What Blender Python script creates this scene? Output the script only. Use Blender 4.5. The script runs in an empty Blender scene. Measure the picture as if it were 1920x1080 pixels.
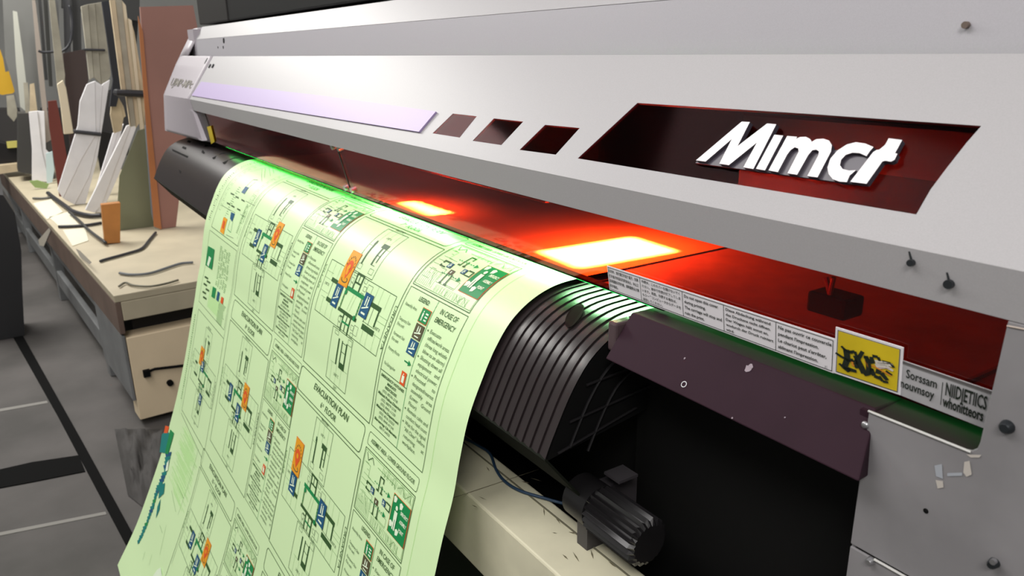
import bpy, bmesh, math, random
from mathutils import Vector, Matrix
random.seed(7)
sc = bpy.context.scene
H = 1.5                      # camera height above the floor; the camera stands over the world origin
# ------------------------------------------------------------------ camera
F = 1443.0
AX = Vector((986, -433, F)).normalized()                # printer axis (+x) in camera axes
AY = Vector((2323, 485, -F)); AY = (AY - AX * AY.dot(AX)).normalized()
AZ = AX.cross(AY)
M3 = Matrix((AX, AY, AZ))                               # camera axes -> world axes
cam_d = bpy.data.cameras.new('camera'); cam = bpy.data.objects.new('camera', cam_d)
sc.collection.objects.link(cam)
cam.matrix_world = Matrix.Translation((0, 0, H)) @ M3.to_4x4()
cam_d.sensor_width = 36; cam_d.lens = 36 * F / 1920; cam_d.clip_start = .02
cam_d.dof.use_dof = True; cam_d.dof.focus_distance = 1.0; cam_d.dof.aperture_fstop = 11
sc.camera = cam
# ------------------------------------------------------------------ world, lights, exposure
w = bpy.data.worlds.new('room_light'); sc.world = w; w.use_nodes = True
w.node_tree.nodes['Background'].inputs[0].default_value = (1, .97, .96, 1)
w.node_tree.nodes['Background'].inputs[1].default_value = .31
sc.view_settings.view_transform = 'Standard'; sc.view_settings.look = 'None'
sc.view_settings.exposure = 0; sc.view_settings.gamma = 1
def area(name, loc, target, sx, sy, power, color, spread=180):
    l = bpy.data.lights.new(name, 'AREA'); l.shape = 'RECTANGLE'; l.size = sx; l.size_y = sy
    l.energy = power; l.color = color; l.spread = math.radians(spread)
    o = bpy.data.objects.new(name, l); sc.collection.objects.link(o)
    o.location = loc
    o.rotation_euler = (Vector(target) - Vector(loc)).to_track_quat('-Z', 'Y').to_euler()
    return o
area('overhead_light', (-1.6, -.9, 3.3), (-1.3, .4, 1.1), 2.6, .8, 44, (1, .97, .95))
area('overhead_light', (-6.0, -.6, 3.4), (-5.4, .4, .6), 2.4, .8, 140, (1, .98, .93))
area('overhead_light', (1.3, -1.1, 3.3), (-1.0, .4, 1.0), 1.2, .6, 44, (1, .97, .93))  # extra lamp added to brighten the beam top and drawer front
area('overhead_light', (-2.6, 1.6, 3.4), (-2.6, 1.2, 1.0), 2.4, .8, 25, (1, .97, .97))

# ------------------------------------------------------------------ measuring helpers
def ray(px, py):
    return (M3 @ Vector((px - 960, 540 - py, -F))).normalized()
def at_x(px, py, x):
    r = ray(px, py); t = x / r.x; return Vector((x, r.y * t, r.z * t + H))
def at_y(px, py, y):
    r = ray(px, py); t = y / r.y; return Vector((r.x * t, y, r.z * t + H))
def at_z(px, py, z):                                    # z measured from camera height
    r = ray(px, py); t = z / r.z; return Vector((r.x * t, r.y * t, z + H))
def on_plane(px, py, a, b):                             # plane through profile points a, b (y, z) running along x
    r = ray(px, py); dy, dz = b[0] - a[0], b[1] - a[1]
    det = r.y * -dz + dy * r.z
    t = (a[0] * -dz + dy * a[1]) / det
    k = (r.y * t - a[0]) / dy if abs(dy) > abs(dz) else (r.z * t - a[1]) / dz
    return r.x * t, k                                   # x, fraction a->b

# ------------------------------------------------------------------ materials
MATS = {}
def mat(name, col, rough=.5, metal=0, spec=.5, noise=0, nscale=40, bump=0, emit=None, estr=0, coat=0, dirt=None):
    if name in MATS: return MATS[name]
    m = bpy.data.materials.new(name); m.use_nodes = True
    nt = m.node_tree; b = nt.nodes['Principled BSDF']
    b.inputs['Base Color'].default_value = (*col, 1); b.inputs['Roughness'].default_value = rough
    b.inputs['Metallic'].default_value = metal; b.inputs['Specular IOR Level'].default_value = spec
    b.inputs['Coat Weight'].default_value = coat
    if emit: b.inputs['Emission Color'].default_value = (*emit, 1); b.inputs['Emission Strength'].default_value = estr
    if noise or bump:
        tc = nt.nodes.new('ShaderNodeTexCoord'); n = nt.nodes.new('ShaderNodeTexNoise')
        n.inputs['Scale'].default_value = nscale; n.inputs['Detail'].default_value = 6
        nt.links.new(tc.outputs['Object'], n.inputs['Vector'])
        if noise:
            r = nt.nodes.new('ShaderNodeValToRGB')
            lo = tuple(c * (1 - noise) for c in col) if dirt is None else dirt
            r.color_ramp.elements[0].position = .35; r.color_ramp.elements[0].color = (*lo, 1)
            r.color_ramp.elements[1].position = .65; r.color_ramp.elements[1].color = (*col, 1)
            nt.links.new(n.outputs['Fac'], r.inputs[0]); nt.links.new(r.outputs[0], b.inputs['Base Color'])
        if bump:
            bp = nt.nodes.new('ShaderNodeBump'); bp.inputs['Strength'].default_value = bump; bp.inputs['Distance'].default_value = .002
            nt.links.new(n.outputs['Fac'], bp.inputs['Height']); nt.links.new(bp.outputs[0], b.inputs['Normal'])
    MATS[name] = m; return m
def tinted(name, tint, refl=.5):
    m = bpy.data.materials.new(name); m.use_nodes = True; nt = m.node_tree; nt.nodes.clear()
    o = nt.nodes.new('ShaderNodeOutputMaterial'); t = nt.nodes.new('ShaderNodeBsdfTransparent')
    g = nt.nodes.new('ShaderNodeBsdfGlossy'); lw = nt.nodes.new('ShaderNodeLayerWeight'); pw = nt.nodes.new('ShaderNodeMath'); fr = nt.nodes.new('ShaderNodeMath'); mx = nt.nodes.new('ShaderNodeMixShader')
    t.inputs[0].default_value = (*tint, 1); g.inputs[0].default_value = (refl, refl * .8, refl * .82, 1)
    g.inputs['Roughness'].default_value = .08; 
    lw.inputs[0].default_value = .5; pw.operation = 'POWER'; pw.inputs[1].default_value = 4; fr.operation = 'MULTIPLY_ADD'
    fr.inputs[1].default_value = .92; fr.inputs[2].default_value = .035
    nt.links.new(lw.outputs['Facing'], pw.inputs[0]); nt.links.new(pw.outputs[0], fr.inputs[0])
    nt.links.new(fr.outputs[0], mx.inputs[0]); nt.links.new(t.outputs[0], mx.inputs[1]); nt.links.new(g.outputs[0], mx.inputs[2])
    nt.links.new(mx.outputs[0], o.inputs[0]); MATS[name] = m; return m
SHELL = mat('shell_grey', (.42, .407, .42), .45, noise=.06, nscale=900, bump=.04)
SHELL2 = mat('band_grey', (.47, .455, .49), .45, noise=.06, nscale=900, bump=.04)
SHELL3 = mat('side_cap_grey', (.46, .42, .46), .45, noise=.05, nscale=700)
HOUSE = mat('scuffed_grey_sheet', (.26, .25, .26), .5, noise=.16, nscale=14)
LAV = mat('lavender', (.46, .36, .62), .45, noise=.04, nscale=600)
BLACK = mat('black_plastic', (.012, .011, .012), .42, spec=.35)
PITCH = mat('dull_black', (.006, .006, .006), .8, spec=.1)
BOXM = mat('dark_violet_metal', (.034, .015, .024), .6, noise=.15, nscale=12, spec=.1)
DRUM = mat('guide_black', (.028, .021, .022), .34, noise=.1, nscale=30, spec=.28)
PLATEN = mat('platen_grey', (.45, .45, .45), .35, noise=.2, nscale=30)
INTER = mat('carriage_dark', (.028, .028, .03), .5)
WHITE = mat('white_print', (.85, .85, .88), .45)
LABEL = mat('label_white', (.93, .90, .94), .4)
LABELG = mat('label_grey', (.55, .54, .56), .5, noise=.1, nscale=60)
YEL = mat('label_yellow', (.83, .62, .02), .45, noise=.15, nscale=20)
INKB = mat('ink_black', (.012, .02, .012), .6)
STEEL = mat('steel', (.5, .5, .52), .3, metal=.9)
BOLT = mat('dark_bolt', (.035, .04, .045), .35, metal=.6)
BEIGE = mat('beige_enamel', (.80, .76, .56), .5, noise=.18, nscale=9)
LOGOW = mat('logo_white', (.9, .86, .88), .35)
LOGOB = mat('logo_base_grey', (.07, .06, .08), .3)
TINT = tinted('red_acrylic', (.97, .115, .06), 1.0)
TINT2 = tinted('dark_red_acrylic', (.6, .10, .12), .06)
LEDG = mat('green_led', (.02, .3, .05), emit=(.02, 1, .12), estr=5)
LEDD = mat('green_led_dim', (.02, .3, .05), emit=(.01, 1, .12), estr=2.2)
PAPER = mat('pale_green_film', (.74, .98, .55), .42, spec=.5)
INK = [mat('film_' + n, c, .5) for n, c in dict(
    line=(.05, .12, .03), grey=(.17, .34, .12), orange=(.88, .38, .01), red=(.80, .10, .01), blue=(.005, .095, .21),
    green=(.0, .27, .07), brown=(.10, .09, .04), white=(.85, 1, .75), teal=(.0, .22, .20), wall=(.03, .10, .02), pale=(.46, .74, .30)).items()]
IX = dict(line=1, grey=2, orange=3, red=4, blue=5, green=6, brown=7, white=8, teal=9, wall=10, pale=11)

# ------------------------------------------------------------------ mesh helpers
class MB:
    def __init__(s): s.v = []; s.f = []; s.m = []
    def add(s, vs, fs, mi=0):
        o = len(s.v); s.v += [tuple(p) for p in vs]
        for f in fs: s.f.append(tuple(i + o for i in f)); s.m.append(mi)
    def box(s, x0, x1, y0, y1, z0, z1, mi=0):
        s.add([(x, y, z) for x in (x0, x1) for y in (y0, y1) for z in (z0, z1)],
              [(0, 1, 3, 2), (4, 6, 7, 5), (0, 4, 5, 1), (2, 3, 7, 6), (0, 2, 6, 4), (1, 5, 7, 3)], mi)
    def prism(s, pts, d, mi=0, side=None):
        n = len(pts); d = Vector(d); a = [Vector(p) for p in pts]
        s.add(a + [p + d for p in a], [], mi)
        o = len(s.v) - 2 * n
        s.f.append(tuple(range(o + n - 1, o - 1, -1))); s.m.append(mi)
        s.f.append(tuple(range(o + n, o + 2 * n))); s.m.append(mi if side is None else side)
        for i in range(n):
            j = (i + 1) % n; s.f.append((o + i, o + j, o + n + j, o + n + i)); s.m.append(mi if side is None else side)
    def extrude_x(s, prof, x0, x1, mi=0):
        s.prism([(x0, y, z + H) for y, z in prof], (x1 - x0, 0, 0), mi)
    def tube(s, pts, r, n=8, mi=0, r1=None):
        pts = [Vector(p) for p in pts]; rings = []
        for i, p in enumerate(pts):
            d = (pts[min(i + 1, len(pts) - 1)] - pts[max(i - 1, 0)]).normalized()
            a = d.cross(Vector((0, 0, 1)) if abs(d.z) < .9 else Vector((1, 0, 0))).normalized(); b = d.cross(a)
            rr = r if r1 is None else r + (r1 - r) * i / (len(pts) - 1)
            rings.append([p + (a * math.cos(t) + b * math.sin(t)) * rr for t in [2 * math.pi * k / n for k in range(n)]])
        o = len(s.v)
        for R in rings: s.v += [tuple(q) for q in R]
        for i in range(len(rings) - 1):
            for k in range(n):
                a = o + i * n + k; b = o + i * n + (k + 1) % n
                s.f.append((a, b, b + n, a + n)); s.m.append(mi)
        s.f.append(tuple(o + k for k in range(n))[::-1]); s.m.append(mi)
        s.f.append(tuple(o + (len(rings) - 1) * n + k for k in range(n))); s.m.append(mi)
    def build(s, name, mats, parent=None, weld=False, smooth=False, bevel=0, label=None, cat=None, group=None, kind=None, solid=0, fix=True):
        me = bpy.data.meshes.new(name); me.from_pydata(s.v, [], s.f)
        if not isinstance(mats, (list, tuple)): mats = [mats]
        for m in mats: me.materials.append(m)
        me.polygons.foreach_set('material_index', s.m)
        if fix:
            bm = bmesh.new(); bm.from_mesh(me)
            if weld: bmesh.ops.remove_doubles(bm, verts=bm.verts, dist=1e-5)
            bmesh.ops.recalc_face_normals(bm, faces=bm.faces); bm.to_mesh(me); bm.free()
        if smooth: me.polygons.foreach_set('use_smooth', [True] * len(me.polygons))
        o = bpy.data.objects.new(name, me); sc.collection.objects.link(o)
        if parent: o.parent = parent; o.matrix_parent_inverse = parent.matrix_world.inverted()
        if solid:
            md = o.modifiers.new('thickness', 'SOLIDIFY'); md.thickness = solid; md.offset = 0
        if bevel:
            md = o.modifiers.new('bevel', 'BEVEL'); md.width = bevel; md.segments = 2; md.limit_method = 'ANGLE'; md.angle_limit = .6
        tag(o, label, cat, group, kind); return o
def tag(o, label=None, cat=None, group=None, kind=None):
    for k, v in (('label', label), ('category', cat), ('group', group), ('kind', kind)):
        if v: o[k] = v
    return o
def empty(name, loc, label, cat, group=None):
    o = bpy.data.objects.new(name, None); sc.collection.objects.link(o); o.location = loc; o.empty_display_size = .05
    o.matrix_world = Matrix.Translation(loc); return tag(o, label, cat, group)
def smooth_angle(o, ang=35):
    me = o.data; me.polygons.foreach_set('use_smooth', [True] * len(me.polygons))
    bm = bmesh.new(); bm.from_mesh(me)
    for e in bm.edges:
        if len(e.link_faces) == 2 and e.calc_face_angle(0) > math.radians(ang): e.smooth = False
    bm.to_mesh(me); bm.free()
_tc = {}
def text2d(body, shear=0, align='LEFT', bold=0):
    k = (body, shear, align, bold)
    if k in _tc: return _tc[k]
    c = bpy.data.curves.new('t', 'FONT'); c.body = body; c.size = 1; c.shear = shear; c.align_x = align
    c.resolution_u = 2; c.offset = bold
    o = bpy.data.objects.new('t', c); sc.collection.objects.link(o)
    dg = bpy.context.evaluated_depsgraph_get(); me = bpy.data.meshes.new_from_object(o.evaluated_get(dg))
    vs = [(v.co.x, v.co.y) for v in me.vertices]; fs = [tuple(p.vertices) for p in me.polygons]
    bpy.data.objects.remove(o); bpy.data.curves.remove(c); bpy.data.meshes.remove(me)
    xs_ = [p[0] for p in vs] or [0, 1]
    _tc[k] = (vs, fs, min(xs_), max(xs_)); return _tc[k]
def smoothpath(pts, n=8):
    out = []; P_ = [Vector(p) for p in pts]
    for i in range(len(P_) - 1):
        p0, p1, p2, p3 = P_[max(i - 1, 0)], P_[i], P_[i + 1], P_[min(i + 2, len(P_) - 1)]
        for k in range(n):
            t = k / n
            out.append(.5 * ((2 * p1) + (p2 - p0) * t + (2 * p0 - 5 * p1 + 4 * p2 - p3) * t * t + (3 * p1 - p0 - 3 * p2 + p3) * t ** 3))
    out.append(P_[-1]); return out

# ================================================================== SETTING
FL = mat('grimy_floor', (.115, .105, .10), .75, noise=.45, nscale=2.2, dirt=(.065, .060, .056), bump=.2)
WALLM = mat('wall_grey', (.30, .30, .29), .8, noise=.1, nscale=3)
WALLW = mat('wall_pale', (.62, .64, .62), .8)
DARK = mat('dark_groove', (.006, .006, .006), .9, spec=.1)
SEAM = mat('pale_seam', (.26, .25, .23), .8)
b = MB(); b.box(-9.6, 3, -3, 2.6, -.06, 0); b.build('floor', FL, kind='structure')
b = MB(); b.box(-9.6, 3, 2.5, 2.6, 0, 3.6); b.build('wall_back', WALLW, kind='structure')
b = MB(); b.box(-9.6, -9.5, -3, 2.5, 0, 3.6); b.build('wall_left', WALLM, kind='structure')
b = MB(); b.box(-9.6, 3, -3.1, -3, 0, 3.6); b.build('wall_front', WALLW, kind='structure')
def floor_poly(pix, name, m, h=.004):
    b = MB(); pts = [at_z(px, py, -H) for px, py in pix]; b.prism(pts, (0, 0, h)); return b.build(name, m, kind='structure')
floor_poly([(-60, 430), (-14, 430), (40, 625), (155, 830), (330, 1150), (300, 1200), (240, 1030), (108, 780), (22, 628)], 'trim_1', DARK)
floor_poly([(-10, 884), (60, 868), (148, 855), (160, 885), (60, 905), (-10, 918)], 'trim_2', DARK)
floor_poly([(-10, 769), (88, 752), (90, 756), (-10, 774)], 'trim_3', SEAM, .002)
floor_poly([(-10, 1001), (198, 960), (200, 965), (-10, 1007)], 'trim_4', SEAM, .002)

# ================================================================== PRINTER
printer = empty('large_format_printer', (-1.6, .75, 0), 'long light grey wide format printer with dark red logo panel on its slanted front cover', 'printer')
Fp = (.55, -.146); Sp = (.643, -.009); Lp = (.556, -.183)
nF = Vector((0, -(Sp[1] - Fp[1]), Sp[0] - Fp[0])).normalized()       # outward normal of the slanted face
def face_pt(x, k, off=0):
    return Vector((x, Fp[0] + (Sp[0] - Fp[0]) * k, Fp[1] + (Sp[1] - Fp[1]) * k + H)) + nF * off
def face_px(px, py, off=0):
    # the point keeps its pixel place at the raised level
    a = (Fp[0] + nF.y * off, Fp[1] + nF.z * off); c = (Sp[0] + nF.y * off, Sp[1] + nF.z * off)
    x, k = on_plane(px, py, a, c); return face_pt(x, k, off)
holes = dict(
    logo=[(1195, 193), (1510, 213), (1840, 236), (1812, 268), (1775, 315), (1745, 355), (1718, 402), (1400, 349), (1083, 297)],
    s1=[(849, 213), (894, 218), (862, 258), (811, 250)],
    s2=[(926, 222), (981, 228), (940, 272), (886, 264)],
    s3=[(1022, 234), (1087, 240), (1042, 290), (974, 281)])
XL, XR = -2.83, .32
me = bpy.data.meshes.new('front_cover'); bm = bmesh.new()
def loop(pts):
    vs = [bm.verts.new(p) for p in pts]
    return [bm.edges.new((vs[i], vs[(i + 1) % len(vs)])) for i in range(len(vs))]
edges = loop([face_pt(XL, 0), face_pt(XR, 0), face_pt(XR, 1), face_pt(XL + .18, 1) if False else face_pt(XL, 1)])
for h in holes.values(): edges += loop([face_px(*p) for p in h])
bmesh.ops.triangle_fill(bm, use_beauty=True, use_dissolve=False, edges=edges)
bm.verts.ensure_lookup_table()
a = bm.verts[0]; c = bm.verts[1]
l0 = bm.verts.new((XL, Lp[0], Lp[1] + H)); l1 = bm.verts.new((XR, Lp[0], Lp[1] + H))
bm.faces.new((a, l0, l1, c))
u0 = bm.verts.new((XL, Lp[0] + .03, Lp[1] + .004 + H)); u1 = bm.verts.new((XR, Lp[0] + .03, Lp[1] + .004 + H))
bm.faces.new((l0, u0, u1, l1))
bmesh.ops.recalc_face_normals(bm, faces=bm.faces); bm.normal_update()
bm.faces.ensure_lookup_table()
if bm.faces[0].normal.dot(nF) < 0: bmesh.ops.reverse_faces(bm, faces=bm.faces)
bm.to_mesh(me); bm.free()
me.materials.append(SHELL); cover = bpy.data.objects.new('front_cover', me); sc.collection.objects.link(cover)
cover.parent = printer; cover.matrix_parent_inverse = printer.matrix_world.inverted()
md = cover.modifiers.new('t', 'SOLIDIFY'); md.thickness = .004; md.offset = -1
def slab_on_face(name, pix, off, th, m, parent, side=None, label=None):
    b = MB(); b.prism([face_px(px, py, off) for px, py in pix], nF * -th, 0); o = b.build(name, m, parent, label=label); return o
lp_ = slab_on_face('logo_panel', holes['logo'], -.0005, .002, TINT2, printer, label='dark red see-through logo panel')
for k in ('s1', 's2', 's3'): slab_on_face('small_window', holes[k], -.0005, .002, TINT2, printer)
slab_on_face('lavender_stripe', [(377, 153), (600, 179), (817, 209), (785, 247), (570, 213), (359, 179)], .0035, .0035, LAV, printer, label='lavender plastic strip')
# logo letters, raised: white faces on a dark base
LS, LX, LY = 4.571, 1290, 210
def lpx(p): return (LX + p[0] / LS, LY + p[1] / LS)
letters = [
 [(68,414),(460,82),(530,86),(425,292),(678,98),(757,105),(560,488),(474,474),(590,262),(350,455),(268,443),(375,232),(150,425)],
 [(740,194),(816,202),(660,500),(582,487)],
 [(850,205),(935,212),(925,230),(960,214),(1010,212),(1045,230),(1060,255),(1100,232),(1160,228),(1210,245),(1233,285),(1225,340),(1110,560),(1022,548),(1118,368),(1122,338),(1100,322),(1065,328),(1030,370),(935,538),(852,525),(948,340),(945,312),(915,302),(880,325),(850,365),(770,515),(690,500)],
 [(1590,300),(1520,270),(1440,258),(1360,278),(1280,330),(1220,400),(1195,475),(1205,530),(1240,575),(1300,597),(1362,600),(1385,545),(1440,498),(1380,502),(1325,488),(1302,455),(1312,410),(1350,368),(1410,348),(1470,352),(1530,378),(1560,335)],
 [(1720,225),(1836,240),(1775,352),(1795,358),(1770,410),(1740,425),(1690,418),(1665,425),(1530,615),(1390,598),(1585,345),(1615,325),(1640,322),(1690,280)]]
bz = MB(); bz.prism([face_px(*lpx(p), .004) for p in [(62, 432), (440, 110), (830, 130), (1180, 215), (1830, 250), (1790, 400), (1525, 630)]], nF * -.003)
for L_ in letters:
    lm = MB(); lm.prism([face_px(*lpx(p), .0065) for p in L_], nF * -.0055, 1, 1); lm.m[-len(L_) - 2] = 0
    # white only on the outward cap
    lm.build('logo_letter', [LOGOW, LOGOB], lp_)
bz2 = MB(); bz2.prism([face_px(*lpx(p), .0028) for p in [(62, 436), (300, 238), (560, 300), (800, 300), (1060, 330), (1230, 330), (1330, 320), (1560, 400), (1600, 520), (1528, 632)]], nF * -.002)
bz2.build('logo_base', LOGOB, lp_)
# left end cap and side
X0 = -3.30
e = MB()
capL = [(.69, .092), (.646, .022), (.6085, -.037), (.55, -.150), (.536, -.214), (.536, -.285)]
capR = [(.646, .022), (.643, -.009), (.597, -.0764), Fp, Lp, (.573, -.287)]
def P3(x, yz): return Vector((x, yz[0], yz[1] + H))
# main cap skin: lower part reaches the seam
rowsL = [(.630, -.008), (.6085, -.040), (.55, -.150), (.5462, -.187), (.536, -.285)]; rowsR = [Sp, (.6158, -.049), Fp, Lp, (.573, -.287)]
for i in range(4):
    gp = MB(); NG = 10
    vs_ = []
    for a_ in range(NG + 1):
        for c_ in range(NG + 1):
            Lq = P3(X0, rowsL[i]).lerp(P3(X0, rowsL[i + 1]), a_ / NG); Rq = P3(XL, rowsR[i]).lerp(P3(XL, rowsR[i + 1]), a_ / NG); vs_.append(Lq.lerp(Rq, c_ / NG))
    e.add(vs_, [(a_ * (NG + 1) + c_, a_ * (NG + 1) + c_ + 1, (a_ + 1) * (NG + 1) + c_ + 1, (a_ + 1) * (NG + 1) + c_) for a_ in range(NG) for c_ in range(NG)])
e.add([P3(X0, (.630, -.008)), P3(X0, (.646, .022)), P3(X0, (.69, .092)), P3(-3.19, (.70, .0945)), P3(-3.19, (.652, .022)), P3(-3.19, (.6335, -.0082))], [(0, 1, 4, 5), (1, 2, 3, 4)])
e.add([P3(X0, (1.15, .092)), P3(X0, (1.15, -.285)), P3(X0, capL[5]), P3(X0, capL[3]), P3(X0, capL[2]), P3(X0, (.646, .022)), P3(X0, (.69, .092))], [(0, 1, 2, 3, 4, 5, 6)])
e.add([P3(XL, capR[5]), P3(XL, Lp), P3(XL, (.75, -.183)), P3(XL, (.75, -.287))], [(0, 1, 2, 3)])
e.add([P3(X0, capL[5]), P3(XL, capR[5]), P3(XL, (1.1, -.287)), P3(X0, (1.1, -.285))], [(0, 1, 2, 3)])
ec_ = e.build('end_cap', SHELL3, printer, weld=True, solid=.004); smooth_angle(ec_, 12)
t = MB()
for px, py, r_ in ((346, 115, .006), (386, 114, .008), (392, 123, .005), (398, 123, .005)):
    c_ = face_px(px, py, .004)
    t = MB(); t.prism([c_ + Vector((r_ * math.cos(q), 0, 0)) + Vector((0, .56, .83)) * r_ * 1.5 * math.sin(q) for q in [i * math.pi / 4 for i in range(8)]], nF * -.003)
    t.build('cap_screw', BOLT, printer)
# model name on the cap
def cap_at(px, py):
    for n_ in range(60):
        pass
    # intersect with the bilinear cap patch between fold and row 1
    best = None
    for i in range(41):
        q_ = i / 40; L_ = P3(X0, (.55 + (.6085 - .55) * q_, -.150 + .110 * q_)); R_ = P3(XL, (.55 + (.6158 - .55) * q_, -.146 + .097 * q_))
        for j in range(61):
            p_ = L_.lerp(R_, j / 60); d_ = (p_ - Vector((0, 0, H))).normalized(); e_ = (d_ - ray(px, py)).length
            if best is None or e_ < best[0]: best = (e_, j / 60, q_)
    return best[1:]
def cap_pt(a_, q_):
    L_ = P3(X0, (.55 + (.6085 - .55) * q_, -.150 + .110 * q_)); R_ = P3(XL, (.55 + (.6158 - .55) * q_, -.146 + .097 * q_))
    return L_.lerp(R_, a_) + nF * .0035
def face_text(b_, body, x0, x1, k0, k1, off, shear=.0, mi=0, bold=0):
    vs, fs, a0, a1 = text2d(body, shear, 'LEFT', bold)
    b_.add([face_pt(x0 + (p[0] - a0) / (a1 - a0) * (x1 - x0), k0 + (k1 - k0) * p[1] / .72, off) for p in vs], fs, mi)
(a0_, q0_), (a1_, q1_) = cap_at(320, 161), cap_at(359, 166); q2_ = cap_at(322, 146)[1]
b = MB(); vs, fs, ta, tb = text2d('UJMP-MPc', .2, 'LEFT', .02)
b.add([cap_pt(a0_ + (a1_ - a0_) * (p[0] - ta) / (tb - ta), q0_ + (q1_ - q0_) * (p[0] - ta) / (tb - ta) + (q2_ - q0_) * p[1] / .72) for p in vs], fs)
b.build('model_name', mat('print_grey', (.22, .2, .17), .6), printer, fix=False)
# upper band, bevel and top
up = [(.664, -.0095), (.672, .0505), (.70, .0945), (1.15, .105), (1.15, -.30)]
b = MB(); xa, xb = -3.19, .34
pr = up[:4]
for i in range(3):
    b.add([P3(xa, pr[i]), P3(xb, pr[i]), P3(xb, pr[i + 1]), P3(xa, pr[i + 1])], [(0, 1, 2, 3)], 0 if i == 1 else (1 if i == 0 else 0))
b.build('upper_band', [SHELL, SHELL2], printer, solid=.004)
b = MB(); b.box(-3.29, -3.19, .664, 1.15, H - .01, H + .088); b.build('band_end', SHELL3, printer)
b = MB()
for px, py, r_ in ((421, 77, .010), (410, 89, .004), (420, 89, .005)):
    x_, k_ = on_plane(px, py, up[0], up[1]); c_ = Vector((x_, up[0][0] + (up[1][0] - up[0][0]) * k_ - .003, up[0][1] + .06 * k_ + H))
    b = MB(); b.prism([c_ + Vector((r_ * math.cos(q), 0, r_ * math.sin(q))) for q in [i * math.pi / 5 for i in range(10)]], (0, .004, 0))
    b.build('band_button', BOLT, printer)
# inner body: dark cavity walls behind the cover
b = MB()
b.box(X0 + .01, .33, .97, 1.0, H - .32, H + .08)
b.box(X0 + .01, -3.0, .60, .97, H - .30, H - .20)
b.build('inner_back_plate', INTER, printer)
b = MB(); b.box(-3.0, -.2, .702, .97, H - .325, H - .3045); b.build('platen', PLATEN, printer, bevel=.002)
b = MB(); b.box(-.205, .32, .62, 1.1, H - 1.45, H - .19); b.build('inner_side_plate', PITCH, printer)
# carriage with its two curing lamps
car = MB(); car.box(-1.56, -.79, .655, .93, H - .205, H - .04); car = car.build('print_carriage', INTER, printer, bevel=.006)
b = MB(); b.box(-1.45, -.98, .70, .90, H - .235, H - .2045); b.build('print_head', BLACK, car, bevel=.003)
LAMPS = ((-.888, .752, .105, .175), (-1.372, .690, .15, .055))
for lx, ly, sx, sy in LAMPS:
    b = MB(); b.box(lx - sx / 2 - .01, lx + sx / 2 + .01, ly - sy / 2 - .01, ly + sy / 2 + .01, H - .216, H - .2045)
    b.build('curing_lamp', BLACK, car)
    L = area('curing_lamp_light', (lx, ly, H - .2175), (lx, ly, H - .3), sx, sy, 110 if sx < .12 else 32, (1, .78, .62), 22)
    L.rotation_euler = (0, 0, math.radians(-4))
    L2 = area('added_glow_light', (lx, ly, H - .2180), (lx, ly, H - .3), sx, sy, 5.0 if sx < .12 else 2.0, (.48, 1, .50)); L2.rotation_euler = (0, 0, 0)  # added green-tinted light for the wide halo and the rib streaks
b = MB(); b.box(-3.0, .30, .93, .965, H - .16, H - .10); b.build('carriage_rail', STEEL, printer)
# green status light strip tucked behind the window's lower edge
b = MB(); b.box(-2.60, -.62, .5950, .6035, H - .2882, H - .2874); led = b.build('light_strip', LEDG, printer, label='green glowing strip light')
b = MB(); b.box(-2.80, -.60, .5935, .6050, H - .2872, H - .2840); b.build('strip_housing', PITCH, printer)
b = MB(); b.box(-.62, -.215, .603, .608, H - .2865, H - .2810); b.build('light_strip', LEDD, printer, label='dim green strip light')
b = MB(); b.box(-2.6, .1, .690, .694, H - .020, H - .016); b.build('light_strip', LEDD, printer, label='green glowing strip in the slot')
# acrylic window, two panels
Wa, Wb = (.565, -.180), (.59, -.2835)
def win_pt(x, k, off=0):
    n = Vector((0, -1, -.24)).normalized()
    return Vector((x, Wa[0] + (Wb[0] - Wa[0]) * k, Wa[1] + (Wb[1] - Wa[1]) * k + H)) + n * off
nW = Vector((0, -1, -.24)).normalized()
def win_px(px, py, off=0):
    a_ = (Wa[0] + nW.y * off, Wa[1] + nW.z * off); c_ = (Wb[0] + nW.y * off, Wb[1] + nW.z * off)
    x, k = on_plane(px, py, a_, c_); return win_pt(x, k, off)
for xa_, xb_ in ((-2.825, -1.524), (-1.520, -.2)):
    b = MB(); b.prism([win_pt(xa_, 0), win_pt(xb_, 0), win_pt(xb_, 1), win_pt(xa_, 1)], nW * -.003)
    wp = b.build('window_panel', TINT, printer, label='red tinted acrylic window')
    for xs_, s_ in ((-1.540, 1), (-1.504, -1)):
        if (xs_ < -1.52) == (xa_ < -2):
            for k_ in (.06, .90):
                b = MB(); c_ = win_pt(xs_, k_)
                b.tube([c_ - nW * .004, c_ + nW * .006], .006, 12); b.build('window_screw', STEEL, wp, smooth=False)
b = MB(); b.prism([win_pt(-1.5245, 0, .001), win_pt(-1.5195, 0, .001), win_pt(-1.5195, 1, .001), win_pt(-1.5245, 1, .001)], nW * -.006); b.build('window_post', BLACK, printer)
# hinge seen through the window at the right, and a fork spring
b = MB()
for dx in (-.008, .008):
    b.tube([at_y(1556 + dx * 900, 520, .60) , at_y(1556, 552, .60)], .0022, 8)
b.build('spring_clip', STEEL, printer)
b = MB(); q0 = at_y(1553, 572, .605); b.box(q0.x - .02, q0.x + .02, .60, .63, q0.z - .010, q0.z + .010); b.build('clip_base', BLACK, printer, bevel=.003)
# left corner: yellow tag inside the opening
b = MB(); b.prism([win_px(388, 238, .004), win_px(395, 236, .004), win_px(402, 266, .004), win_px(396, 270, .004)], nW * -.002)
b.build('warning_tag', YEL, printer, label='tiny yellow warning tag')
b = MB(); b.prism([win_px(365, 210, .002), win_px(383, 212, .002), win_px(402, 268, .002), win_px(380, 264, .002)], nW * -.002)
b.build('window_bracket', mat('bracket_dark', (.08, .07, .075), .4), printer)

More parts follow.
